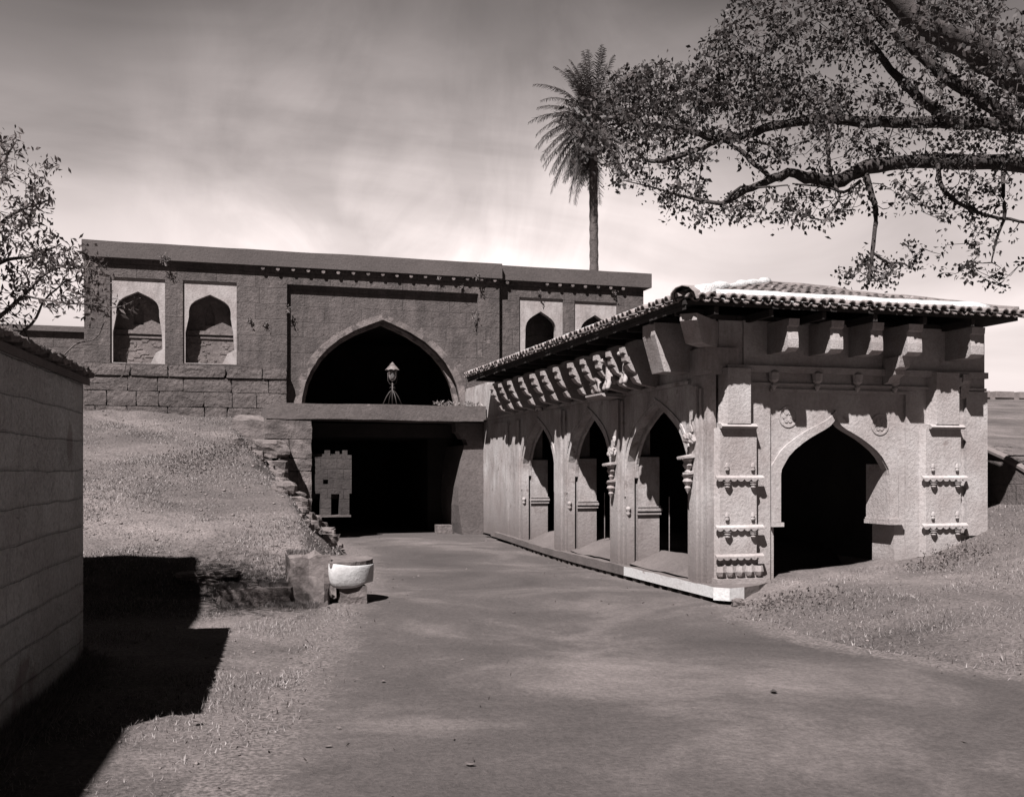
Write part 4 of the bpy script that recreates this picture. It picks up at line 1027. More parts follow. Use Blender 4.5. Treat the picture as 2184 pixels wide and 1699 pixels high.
def tile(mb, p, dirv, up, side, L, r0, r1, concave=False):
    segs = 6; vs = []
    for k, rr_ in ((0, r0), (1, r1)):
        for j in range(segs + 1):
            th = math.pi * j / segs
            hh = math.sin(th) * rr_ * (-0.8 if concave else 1)
            vs.append(p + dirv * (L * k) + side * (math.cos(th) * rr_) + up * hh)
    n_ = segs + 1
    fs = [(j, j + 1, n_ + j + 1, n_ + j) for j in range(segs)]
    # thickness at the lower end
    vs2 = []
    for j in range(segs + 1):
        th = math.pi * j / segs; rr_ = r0 - 0.018
        hh = math.sin(th) * rr_ * (-0.8 if concave else 1)
        vs2.append(p + side * (math.cos(th) * rr_) + up * hh)
    o0 = len(vs); vs += vs2
    fs += [(j + 1, j, o0 + j, o0 + j + 1) for j in range(segs)]
    vs3 = [v + dirv * 0.12 for v in vs2]; o1 = len(vs); vs += vs3
    fs += [(o0 + j, o0 + j + 1, o1 + j + 1, o1 + j) for j in range(segs)]
    mb.add(vs, fs)
def tiles_on(org, along, upslope, nrm, length, limit, tag_, pitch=0.165):
    """org at the eave start, along the eave; limit(u) = slope length available"""
    eave, field = MB(), MB(); u = pitch / 2
    while u < length:
        lim = limit(u); row = 0; v_ = -0.06
        jit = random.uniform(-.01, .01)
        while v_ < lim - 0.1:
            j1, j2 = random.uniform(-.014, .014), random.uniform(-.03, .02)
            if row > 0 and random.random() < .025: v_ += .25; row += 1; continue
            p = org + along * (u + jit + j1) + upslope * (v_ + j2) + nrm * (0.035 + random.uniform(0, .02) + 0.02)
            sd = (along + upslope * random.uniform(-.09, .09)).normalized()
            tgt = eave if row == 0 else field
            tile(tgt, p, upslope - nrm * 0.06, nrm, sd, 0.30, 0.072, 0.062)
            if row == 0:
                tile(eave, org + along * (u + pitch / 2 + jit) + upslope * (v_ + .02 + j2) + nrm * 0.045, upslope, nrm, along, .3, .066, .066, True)
            v_ += 0.25; row += 1
        u += pitch
    return eave, field
fs_up = Vector((0, PK.y - EY, PK.z - EZ)).normalized(); fs_n = X.cross(fs_up).normalized()
ls_up = Vector((PK.x - EX, 0, PK.z - EZ)).normalized(); ls_n = ls_up.cross(Y).normalized()
if ls_n.z < 0: ls_n = -ls_n
if fs_n.z < 0: fs_n = -fs_n
FL = (Vector((0, PK.y - EY, PK.z - EZ))).length; LL = Vector((PK.x - EX, 0, PK.z - EZ)).length
def limF(u):
    x_ = EX + u
    return FL * ((x_ - EX) / (PK.x - EX) if x_ < PK.x else max(0.05, (ERX - x_) / (ERX - PK.x)))
def limL(u): return LL * min(1, (u) / (PK.y - EY))
e1, f1 = tiles_on(Vector((EX, EY, EZ)), X, fs_up, fs_n, ERX - EX, limF, 'f')
e2, f2 = tiles_on(Vector((EX, EY, EZ)), Y, ls_up, ls_n, RB - EY, limL, 'l')
e1.add(e2.v, e2.f); f1.add(f2.v, f2.f)
e1.build('eave_tiles', M['eavetile'], roof)
f1.build('tile_field', M['tile'], roof)
# lime bands along the eaves and the hip
def lime_band(org, along, upslope, nrm, length, v0, v1, th, lumps, u0=0):
    mb = MB(); n_ = int(length / 0.12); prev = None; vs, fs = [], []
    for k in range(n_ + 1):
        u = u0 + (length - u0) * k / n_
        j = lumps * float(fbm(u * 2.5, v0 * 10 + 3, 3))
        pts_ = [(v0 + j * .6, 0.02), (v0 + .015 + j * .6, th + j * .3), ((v0 + v1) / 2, th + .02 + j * .5), (v1 + j, th * .8), (v1 + .03 + j, 0.02)]
        for (v_, h_) in pts_: vs.append(org + along * u + upslope * v_ + nrm * h_)
    for k in range(n_):
        for q in range(4): fs.append((k * 5 + q, k * 5 + q + 1, k * 5 + 5 + q + 1, k * 5 + 5 + q))
    fs.append((0, 1, 2, 3, 4)); fs.append(tuple(n_ * 5 + q for q in range(5)))
    return mb.add(vs, fs)
lime_band(Vector((EX, EY, EZ)), X, fs_up, fs_n, ERX - EX - .45, 0.12, 0.56, 0.145, .04, 0.05).build('lime_fillet', M['limeridge'], roof, smooth=True)
lime_band(Vector((EX, EY, EZ)), Y, ls_up, ls_n, RB - EY, 0.06, 0.55, 0.15, .03, 0.05).build('lime_fillet', M['limeridge'], roof, smooth=True)
hp = MB()
A0 = Vector((EX, EY, EZ)); n_ = 26; pts_, rd = [], []
for k in range(n_ + 1):
    t_ = .07 + .93 * k / n_; p = A0.lerp(PK, t_) + Vector((0, 0, 0.10))
    pts_.append(p + Vector((random.uniform(-.015, .015), random.uniform(-.015, .015), random.uniform(-.01, .01)))); rd.append(0.085 + random.uniform(-.02, .03))
hp.tube(pts_, rd, 10)
hp.build('hip_ridge', M['limeridge'], roof, smooth=True)
hp = MB().tube([PK + Vector((0, 0, .08)), Vector((PK.x, 20, PK.z + .08)), Vector((PK.x, RB, PK.z + .08))], 0.09, 8)
B0 = Vector((ERX, EY, EZ)); pts_ = [PK.lerp(B0, k / 14) + Vector((0, 0, .07 + random.uniform(-.02, .02))) for k in range(15)]
hp.tube(pts_, 0.085, 8)
hp.build('ridge_tiles', M['tile'], roof, smooth=True)
# big round tile at the corner of the eaves
ct = MB(); tile(ct, Vector((EX - .03, EY - .03, EZ + .0)), Vector((1, 1, .33)).normalized(), Vector((-.2, -.2, 1)).normalized(), Vector((1, -1, 0)).normalized(), 0.7, .21, .15)
ct.build('corner_tile', M['eavetile'], roof, smooth=True)

# ================================================================== LEFT WING (in shade) and the tall house behind it
wa = math.radians(4.6); wd = Vector((math.sin(wa), math.cos(wa), 0)); wp = Vector((math.cos(wa), -math.sin(wa), 0))
WC = Vector((-1.24, 11.39, 0))           # far right corner of the wing
wing = thing('lean_to_wing', 'low grey plastered lean-to wing with a rough roof edge at the left of the road', 'outbuilding', tuple(WC))
def wpt(a_, b_, z_): return WC + wd * a_ + wp * b_ + Vector((0, 0, z_))
mb = MB()
na, nz = 60, 40; vs, fs = [], []
for i in range(na + 1):
    for j in range(nz + 1):
        a_ = -4.2 + 4.2 * i / na; z_ = -0.3 + 3.18 * j / nz
        b_ = 0.035 * float(fbm(a_ * 1.6, z_ * 1.6, 4)) if 0 < i < na else 0
        vs.append(wpt(a_, b_, z_))
for i in range(na):
    for j in range(nz): k = i * (nz + 1) + j; fs.append((k, k + nz + 1, k + nz + 2, k + 1))
mb.add(vs, fs)
g0 = [wpt(0, 0, -.3), wpt(0, 0, 2.88), wpt(0, -1.85, 3.35), wpt(0, -1.85, -.3)]
g1 = [wpt(-4.2, 0, -.3), wpt(-4.2, 0, 2.88), wpt(-4.2, -1.85, 3.35), wpt(-4.2, -1.85, -.3)]
mb.add(g0, [(0, 1, 2, 3)]); mb.add(g1, [(3, 2, 1, 0)])
mb.build('wall', M['wing'], wing)
rb = MB(); n_ = 36
for k in range(n_):
    for row in range(9):
        a_ = -4.3 + 4.30 * (k + .5) / n_; b_ = 0.08 - row * 0.25 - 0.11
        z_ = 2.90 + (0.0 if row == 0 else 0) + (0.12 - b_ + .0) * 0.25
        rb.rock(wpt(a_, b_, z_ + 0.04 + random.uniform(-.015, .02)), (0.30, 0.14, 0.07), seed=k * 9 + row, rough=.25, boxy=.6, sub=1, rot=-wa + random.uniform(-.1, .1))
rs = MB()
u = [wpt(-4.3, 0.06, 2.86), wpt(0.03, 0.06, 2.86), wpt(0.03, -1.9, 3.38), wpt(-4.3, -1.9, 3.38)]
rs.add([*u, *[p + Vector((0, 0, .07)) for p in u]], [(3, 2, 1, 0), (4, 5, 6, 7), (0, 1, 5, 4), (1, 2, 6, 5), (2, 3, 7, 6), (3, 0, 4, 7)])
wr_ = rs.build('roof', M['kerb'], wing)
rb.build('roof_covering', M['rubble'], wr_)

hc = Vector((-3.74, 12.55, 0))
hd = wd; hpv = wp
house = thing('tall_house', 'tall plain plastered house with dark shuttered windows behind the lean-to wing', 'house', tuple(hc))
def hpt(a_, b_, z_): return hc + hd * a_ + hpv * b_ + Vector((0, 0, z_))
def hbox(a0_, a1_, b0_, b1_, z0_, z1_):
    return MB().add([hpt(a0_, b0_, z0_), hpt(a1_, b0_, z0_), hpt(a1_, b1_, z0_), hpt(a0_, b1_, z0_), hpt(a0_, b0_, z1_), hpt(a1_, b0_, z1_), hpt(a1_, b1_, z1_), hpt(a0_, b1_, z1_)],
                    [(0, 3, 2, 1), (4, 5, 6, 7), (0, 1, 5, 4), (1, 2, 6, 5), (2, 3, 7, 6), (3, 0, 4, 7)])
hbox(-12.5, 0, -6, 0, -.5, 7.8).build('wall', M['wing'], house)
hbox(-12.6, 0.1, -6.1, 0.08, 7.804, 8.0).build('roof', M['kerb'], house)
for q in range(3):
    f_ = hbox(-3.2 - q * 3.2, -2.2 - q * 3.2, 0.002, 0.06, 4.4, 6.2).build('window', M['wood'], house)

# ================================================================== RETAINING WALL and its end pillar
rw = thing('retaining_wall', 'low broken kerb wall of blocks along the foot of the grass bank', 'wall', (0, 15.3, 0))
mb = MB(); z = -0.05
for hgt, pj in ((0.34, 0.04),):
    xx = 0.12
    while xx < 1.10:
        wd_ = random.uniform(.75, 1.5); x1_ = min(xx + wd_, 1.12)
        if x1_ - xx > .2: mb.rock(((xx + x1_) / 2, 15.32 - pj + random.uniform(-.04, .05), z + hgt / 2), (x1_ - xx + .03, .46, hgt + .03), seed=xx + hgt, rough=.16, boxy=.86, sub=5, rot=random.uniform(-.03, .03), tilt=.05)
        xx = x1_ if x1_ < 1.12 else 2
    z += hgt
mb.box((0.15, 15.2, -.1), (1.1, 15.4, .2))
for q in range(16):
    mb.rock((random.uniform(-.4, 1.1), 15.7 + random.uniform(0, .8), .34 + random.uniform(0, .12)), (random.uniform(.25, .6), .3, random.uniform(.08, .14)), seed=q + 90, rough=.25, boxy=.7, sub=3, rot=random.uniform(-.3, .3))
mb.build('stonework', M['bankstone'], rw)
pil = tag(MB().rock((1.40, 15.38, 0.33), (0.58, 0.5, 0.78), seed=31, rough=.2, boxy=.84, sub=5).build('end_pillar', M['pillar']), 'squared stone pillar ending the retaining wall, touching the white stone', 'pillar')

# ================================================================== WHITEWASHED STONE on its foot
ws = thing('whitewashed_stone', 'whitewashed flat boulder with a rounded nose on a small stone foot by the road', 'boulder', (2.1, 15.9, 0))
x0 = 1.70
prof2 = [(0, 0.0), (0.50, 0.0), (0.60, 0.06), (0.655, 0.14), (0.665, 0.24), (0.63, 0.34), (0.55, 0.42), (0.44, 0.47), (0.30, .49), (0.02, 0.49), (-0.01, .3)]
vs, fs = [], []
# plan outline (x, depth) with rounded right end; front face slopes out at the top
plan = [(-0.01, 0.02), (0.12, 0.0), (0.28, 0.0), (0.42, 0.03), (0.52, 0.10), (0.60, 0.20), (0.655, 0.34), (0.665, 0.50), (0.62, 0.68), (0.52, 0.86), (0.36, 0.98), (0.16, 1.0), (0.0, 0.96), (-0.02, 0.5)]
lev = [(0.25, 0.86, 0.10), (0.255, 0.88, 0.09), (0.29, 0.925, .05), (0.38, 0.96, 0.02), (0.50, 1.0, 0.0), (0.62, .99, 0.0), (0.66, .97, 0.0)]
n_ = len(plan)
for z_, sc_, inx in lev:
    for (a_, b_) in plan:
        cxm, cym = 0.32, 0.5
        nn_ = 0.035 * mnoise.noise(Vector((a_ * 5, b_ * 5, z_ * 7 + 3)))
        z_ = z_ + (.10 * max(0, a_ - .35) / .3 if z_ < .3 else 0) - (.05 * max(0, .5 - b_) if z_ > .6 else 0)
        vs.append((x0 + cxm + (a_ - cxm) * sc_ * 1.1 + inx * .3 + nn_, 14.98 + cym + (b_ - cym) * sc_ + nn_, z_ + (0.012 * math.sin(a_ * 9) if z_ > .6 else 0)))
for i in range(len(lev) - 1):
    for j in range(n_): fs.append((i * n_ + j, i * n_ + (j + 1) % n_, (i + 1) * n_ + (j + 1) % n_, (i + 1) * n_ + j))
fs.append(tuple(reversed(range(n_))))
_st = MB().add(vs, fs).build('stone', M['white'], ws, smooth=True); _sm = _st.modifiers.new('sub', 'SUBSURF'); _sm.levels = _sm.render_levels = 1
top = [(x0 + .32 + (a_ - .32) * 1.01, 15.48 + (b_ - .5) * .96, 0.672 - .05 * max(0, .5 - b_)) for a_, b_ in plan]
low_ = [(a_, b_, c_ - .07) for a_, b_, c_ in top]
MB().add(top + low_, [tuple(range(n_))] + [(i, (i + 1) % n_, n_ + (i + 1) % n_, n_ + i) for i in range(n_)]).build('bare_top', M['rubble'], ws)
MB().rock((x0 + .34, 15.34, 0.12), (0.40, 0.5, 0.32), seed=44, rough=.08, boxy=.9, sub=3).build('foot', M['rubble'], ws)

# loose rocks by the bridge
for k, (px_, py_, d_, sz_, lab) in enumerate(((578, 958, 26.0, (.85, .5, .42), 'large flat rock jutting from the bank beside the bridge abutment'),
                                           (588, 1003, 25.8, (.6, .5, .45), 'squarish rock leaning on the abutment, below the jutting flat rock'),
                                           (547, 985, 25.3, (.34, .3, .26), 'round rock on the bank left of the jutting flat rock'),
                                           (574, 990, 25.6, (.3, .3, .2), 'small rock wedged between two larger rocks by the abutment'),
                                           (505, 968, 24.6, (.3, .25, .2), 'small brown rock on the bank, leftmost of the loose rocks'),
                                           (525, 975, 24.8, (.24, .2, .17), 'small rock next to the leftmost loose rock on the bank'),
                                           (643, 1085, 26.4, (.4, .4, .5), 'pale upright stone at the foot of the left abutment'))):
    p = at_d(px_, py_, d_)
    hz_ = float(height(p.x, p.y))
    if abs(hz_ + sz_[2] * .2 - p.z) < .8 and k not in (0, 1, 6): p.z = hz_ + sz_[2] * .2
    o = MB().rock(p, sz_, seed=k * 5.3 + 2, rough=.25, boxy=.65, sub=4, rot=random.uniform(-.4, .4)).build('rock', M['rubble'])
    tag(o, lab, 'rock', 'loose rocks at the top of the bank')

# ================================================================== FAR RAMPART on the right
fw = thing('far_rampart', 'distant pale rampart with a few merlons on the skyline beyond the pavilion', 'rampart', (40, 62, 5))
gzf = 5.2
MB().box((18, 61, 4.6), (120, 63, 7.15)).build('wall', M['farstone'], fw)
xx = 27
while xx < 60:
    MB().box((xx, 60.9, 7.15), (xx + 1.6, 61.6, 7.6)).build('merlon', M['farstone'], fw); xx += 2.1
rwl = thing('ruined_wall', 'low broken wall with a pale sloping coping beside the right end of the pavilion', 'wall', (13.3, 18.2, 1.6))
c0, c1 = at_d(2100, 946, 18.6), at_d(2215, 1010, 17.6)
MB().add([(c0.x, c0.y, 1.0), (c1.x, c1.y, 1.0), (c1.x, c1.y, c1.z - .03), (c0.x, c0.y, c0.z - .03), (c0.x, c0.y + .4, 1.0), (c1.x, c1.y + .4, 1.0), (c1.x, c1.y + .4, c1.z - .03), (c0.x, c0.y + .4, c0.z - .03)],
         [(0, 1, 2, 3), (4, 7, 6, 5), (3, 2, 6, 7), (1, 5, 6, 2), (0, 3, 7, 4)]).build('wall', M['gate'], rwl)
MB().tube([c0 + Vector((-.1, .15, 0.0)), (c0 + c1) / 2 + Vector((0, .15, .02)), c1 + Vector((0, .15, 0))], 0.06, 8).build('coping', M['farstone'], rwl)

# ================================================================== FOLIAGE TOOLS
def leaves_np(cent, size, droop=0.3, aspect=0.62, rng=RNG):
    """folded diamond leaves: cent (n,3), size scalar or (n,)"""
    n = len(cent)
    d = rng.normal(size=(n, 3)); d[:, 2] -= droop * 2; d /= np.linalg.norm(d, axis=1)[:, None]
    r = rng.normal(size=(n, 3)); s = np.cross(d, r); s /= np.linalg.norm(s, axis=1)[:, None] + 1e-9
    nn = np.cross(d, s)
    L = (size * rng.uniform(0.5, 1.4, n))[:, None]
    a = cent; b = cent + d * L * .45 + s * L * aspect / 2; c_ = cent + d * L; e = cent + d * L * .45 - s * L * aspect / 2
    mid = nn * L * .10
    V = np.stack([a, b + mid, c_, e + mid], 1).reshape(-1, 3)
    F = np.arange(n * 4).reshape(-1, 4)
    return V, F
def grow(tree, limbs, ellipses, dmid, dspread, leaf_mat_, bark, leaf_size, per, twig_r, maxlink, seed, aspect=.62, dens=1.0):
    """limbs: lists of (px,py,depth,radius px); clusters of leaves linked back to the limbs by twigs"""
    rng = np.random.default_rng(seed)
    nodes = []
    for li, limb in enumerate(limbs):
        P = [at_d(a_, b_, d_) for a_, b_, d_, r_ in limb]; Rr = [r_ * d_ / 2188 for a_, b_, d_, r_ in limb]
        pp, rr_ = [], []
        for i in range(len(P) - 1):
            for q in range(4):
                t_ = q / 4
                p0 = P[max(i - 1, 0)]; p1 = P[i]; p2 = P[i + 1]; p3 = P[min(i + 2, len(P) - 1)]
                cp_ = 0.5 * ((2 * p1) + (p2 - p0) * t_ + (2 * p0 - 5 * p1 + 4 * p2 - p3) * t_ * t_ + (-p0 + 3 * p1 - 3 * p2 + p3) * t_ ** 3)
                r_ = Rr[i] + (Rr[i + 1] - Rr[i]) * t_
                jit = Vector(rng.normal(size=3)) * r_ * (0.2 if r_ < .12 else 0.07)
                pp.append(cp_ + jit); rr_.append(r_ * rng.uniform(.92, 1.1))
        pp.append(P[-1]); rr_.append(Rr[-1])
        MB().tube(pp, rr_, 10).build('trunk' if li == 0 and tree.get('_t') else 'branch', bark, tree, smooth=True)
        for p, r_ in zip(pp, rr_): nodes.append((p.x, p.y, p.z, r_))
    nodes = np.array(nodes); P = nodes[:, :3]
    cs = []
    for (cx_, cy_, rx_, ry_, n_, *dd_) in ellipses:
        n_ = int(n_ * dens)
        th = rng.uniform(0, 2 * np.pi, n_); rad = np.sqrt(rng.uniform(0, 1, n_))
        for t_, q in zip(th, rad):
            dd = (dd_[0] if dd_ else dmid) + rng.normal() * dspread
            cs.append(at_d(cx_ + rx_ * q * math.cos(t_), cy_ + ry_ * q * math.sin(t_), dd))
    cs = np.array([tuple(c_) for c_ in cs])
    # link each cluster centre to the nearest thing already linked
    dist = np.min(np.linalg.norm(cs[:, None] - P[None], axis=2), axis=1)
    order = np.argsort(dist); tw = MB(); pool = P.copy(); cents = []
    for i in order:
        c_ = cs[i]; dd = np.linalg.norm(pool - c_, axis=1); j = int(np.argmin(dd))
        if dd[j] < maxlink:
            p0, p1 = Vector(pool[j]), Vector(c_); m_ = (p0 + p1) / 2 + Vector(rng.normal(size=3)) * dd[j] * .12 + Vector((0, 0, -.05 * dd[j]))
            r0 = twig_r * (1.5 if j < len(P) else 1.0)
            tw.tube([p0, m_, p1], [r0, r0 * .7, r0 * .5], 4, cap=False)
        pool = np.vstack([pool, c_[None]])
        k = rng.integers(per[0], per[1])
        sp = rng.normal(size=(k, 3)) * per[2]
        cents.append(c_ + sp)
    tw.build('twigs', bark, tree)
    cents = np.vstack(cents)
    V, F = leaves_np(cents, leaf_size, .35, aspect, rng=rng)
    soup('crown', V, F, leaf_mat_, tree)
    return len(cents)

# big fig tree whose trunk stands outside the picture on the right
fig = thing('fig_tree', 'large spreading fig tree whose leafy boughs reach in over the pavilion from the right', 'tree', (22.5, 14.5, 1.0))
fig['_t'] = 1
D = 21
tb = at_d(2640, 1010, D)
limbs = [
    [(2640, 1080, D, 75), (2630, 900, D, 62), (2600, 700, D, 55), (2560, 540, D, 50), (2480, 430, D, 46)],
    [(2560, 520, D, 26), (2380, 400, D, 22), (2184, 352, D, 18), (2050, 345, D, 16), (1950, 345, D, 15), (1850, 358, D, 15), (1780, 388, D - .3, 14), (1700, 370, D - .5, 11), (1640, 385, D - .6, 9), (1590, 408, D - .7, 7), (1540, 432, D - .8, 5), (1480, 424, D - .8, 3.5), (1400, 402, D - .8, 2), (1330, 385, D - .8, 1)],
    [(2500, 430, D, 40), (2350, 300, D - 1, 38), (2184, 175, D - 2, 33), (2080, 105, D - 2.5, 29), (1980, 60, D - 3, 25), (1890, -25, D - 3, 22), (1780, -150, D - 3, 16)],
    [(2520, 480, D, 22), (2300, 300, D + 1, 16), (2130, 268, D + 1, 14), (2000, 262, D + 1, 13), (1880, 262, D + .8, 12), (1750, 255, D + .6, 10), (1650, 268, D + .4, 9), (1580, 292, D, 8), (1520, 296, D - .3, 7), (1460, 276, D - .5, 6), (1380, 266, D - .6, 4), (1330, 262, D - .6, 3.2), (1290, 268, D - .7, 2)],
    [(1650, 382, D - .6, 5), (1610, 350, D - .5, 5), (1575, 318, D - .4, 4.5), (1530, 296, D - .3, 4)],
    [(1662, 345, D - .5, 4), (1655, 320, D - .5, 3.5), (1630, 306, D - .5, 3), (1595, 303, D - .4, 2.5)],
    [(1770, 385, D - .3, 6), (1768, 340, D - .2, 5.5), (1765, 290, D, 5), (1756, 252, D, 4)],
    [(1840, 362, D, 8), (1862, 420, D - .3, 6), (1867, 475, D - .5, 5), (1860, 540, D - .6, 4), (1853, 600, D - .7, 2)],
    [(1863, 540, D - .6, 3.5), (1895, 560, D - .5, 2.5), (1925, 562, D - .5, 2), (1945, 575, D - .5, 1.2)],
    [(2000, 348, D, 5), (2010, 400, D - 1, 4.5), (2055, 440, D - 1, 4), (2110, 460, D - 1, 3.5), (2190, 475, D - 1, 3)],
    [(2140, 350, D, 5), (2140, 420, D - 1, 4), (2143, 460, D - 1, 3.5), (2125, 510, D - 1, 2.5), (2115, 560, D - 1, 1.5)],
    [(2150, 250, D, 14), (2040, 180, D - .5, 13), (1950, 110, D - .5, 11), (1880, 40, D - .5, 9), (1830, -60, D - .5, 7)],
    [(2040, 265, D + 1, 12), (1950, 200, D, 9), (1885, 130, D, 8), (1820, 40, D, 6), (1780, -40, D, 5)],
    [(1545, 430, D - .8, 4), (1580, 400, D - 1, 3), (1620, 400, D - 1, 2), (1680, 395, D - 1, 1.5)],
    [(1400, 345, D - .8, 5), (1440, 335, D - .7, 5.5), (1490, 318, D - .6, 5), (1530, 300, D - .4, 5)],
    [(1400, 345, D - .8, 4), (1375, 340, D - .8, 3.4), (1350, 318, D - .9, 3), (1310, 300, D - .9, 2), (1280, 292, D - 1, 1.5)],
    [(1330, 262, D - .6, 2.6), (1300, 250, D - .7, 2), (1270, 240, D - .8, 1.6), (1235, 262, D - .8, 1)],
    [(1328, 263, D - .6, 2.4), (1296, 288, D - .8, 2), (1292, 315, D - .8, 1.8), (1318, 340, D - .8, 1.6), (1322, 390, D - .8, 1)],
    [(1835, 385, D, 4), (1800, 410, D - .6, 3), (1765, 400, D - .8, 2.5), (1690, 392, D - .9, 1.5)],
    [(1780, 395, D - .4, 4), (1790, 420, D - .8, 2.5), (1775, 450, D - 1, 1.5)],
]
E = [(1600, 60, 75, 70, 60), (1640, 170, 95, 70, 120), (1545, 120, 55, 55, 45), (1750, 60, 130, 75, 120), (1700, 220, 110, 60, 110), (1900, 110, 140, 110, 120),
     (1880, 250, 150, 70, 80), (2080, 60, 110, 90, 80), (2100, 220, 100, 100, 110), (2100, 340, 100, 70, 55), (1560, 250, 70, 50, 65), (1420, 185, 100, 50, 120), (1345, 205, 55, 50, 65), (1255, 235, 65, 55, 42),
     (1400, 262, 90, 38, 90), (1330, 320, 60, 50, 42), (1240, 300, 45, 45, 14), (1480, 320, 70, 40, 35), (1400, 385, 100, 35, 40), (1500, 440, 100, 38, 34), (1620, 440, 90, 38, 34), (1740, 440, 80, 38, 40), (1640, 330, 60, 30, 22),
     (1900, 415, 90, 40, 30), (2050, 430, 120, 50, 40), (1850, 578, 75, 26, 34), (2000, 545, 90, 50, 22), (2120, 540, 60, 80, 22), (1965, 20, 200, 50, 60), (1760, 320, 120, 50, 34), (1950, 330, 120, 40, 38), (1500, 180, 60, 60, 55), (1700, -60, 250, 70, 60), (2280, 250, 90, 300, 90), (2060, 90, 130, 90, 46, 16.9), (1960, 40, 80, 60, 20, 17.2), (2150, 200, 60, 80, 26, 17.5)]
NL = grow(fig, limbs, E, D - .4, .95, M['leaf'], M['bark'], 0.10, (9, 18, 0.095), 0.010, 1.0, 5, dens=.86)
del fig['_t']
print('fig leaves', NL)

# feathery tree at the left, its trunk hidden behind the lean-to wing
lt = thing('feathery_tree', 'small thin-twigged tree with drooping leaves at the left edge above the lean-to', 'tree', (-2.7, 12.5, 0))
lt['_t'] = 1
d2 = 12.0
tr0 = at_d(-150, 1000, d2)
limbs2 = [
    [(-158, 1380, d2 + .2, 24), (-150, 1100, d2 + .1, 20), (-140, 850, d2, 16), (-100, 680, d2, 12), (-70, 560, d2, 9)],
    [(-120, 720, d2, 9), (-60, 560, d2, 6), (0, 478, d2, 4), (45, 448, d2, 3), (110, 425, d2, 1.8)],
    [(-90, 620, d2, 6), (0, 560, d2, 4), (70, 545, d2 - .2, 3), (130, 520, d2 - .3, 1.5)],
    [(-130, 760, d2, 8), (-20, 690, d2, 5), (50, 630, d2 - .2, 3.2), (90, 590, d2 - .2, 2.5), (150, 560, d2, 1.4)],
    [(-130, 860, d2, 7), (0, 745, d2 + .3, 4), (68, 690, d2 + .3, 3), (95, 640, d2 + .2, 2.3), (140, 600, d2, 1.5)],
    [(60, 632, d2 - .2, 2.2), (130, 645, d2 - .3, 2), (200, 650, d2 - .3, 1.5), (250, 655, d2 - .3, 1.1), (300, 635, d2 - .3, .7)],
    [(50, 700, d2, 2), (100, 780, d2, 1.7), (160, 735, d2, 1.6), (205, 720, d2, 1.3), (225, 680, d2, .8)],
    [(20, 740, d2 - .2, 2), (95, 790, d2, 1.6), (130, 800, d2, 1.5), (150, 790, d2, 1.3), (180, 812, d2, 1.2), (225, 815, d2, 1), (262, 800, d2, .7), (272, 750, d2, .6)],
    [(-100, 640, d2, 6), (-40, 420, d2, 4), (10, 340, d2, 2.5), (35, 300, d2, 1)],
    [(-140, 820, d2, 12), (-190, 400, 11.2, 9), (-200, 50, 10.5, 7), (-200, -180, 10.1, 5), (-220, -290, 9.9, 3), (-150, -340, 9.8, 1.5)],
    [(-190, 0, 10.4, 5), (-240, -180, 10.2, 3.5), (-200, -300, 10.0, 2)],
]
E2 = [(15, 350, 45, 50, 34), (30, 290, 14, 14, 3), (85, 395, 22, 18, 9), (100, 350, 16, 20, 7), (55, 450, 35, 38, 24), (75, 430, 30, 30, 16), (15, 480, 35, 25, 14), (30, 540, 60, 40, 26), (110, 525, 50, 35, 30), (125, 580, 45, 40, 32), (60, 590, 60, 45, 28),
      (20, 650, 50, 45, 22), (130, 640, 50, 18, 16), (185, 555, 32, 30, 14), (195, 590, 20, 30, 10), (195, 645, 40, 18, 14), (235, 645, 45, 20, 7), (190, 590, 30, 40, 12), (-60, 480, 70, 160, 60), (-60, 650, 60, 60, 20), (-235, -310, 170, 110, 300, 9.9), (-160, -250, 110, 70, 90, 10.2), (-200, -150, 120, 120, 30, 10.2)]
grow(lt, limbs2, E2, d2, .45, M['leaf2'], M['barklight'], 0.085, (4, 9, 0.07), 0.0045, 3.0, 8, aspect=.36)
del lt['_t']

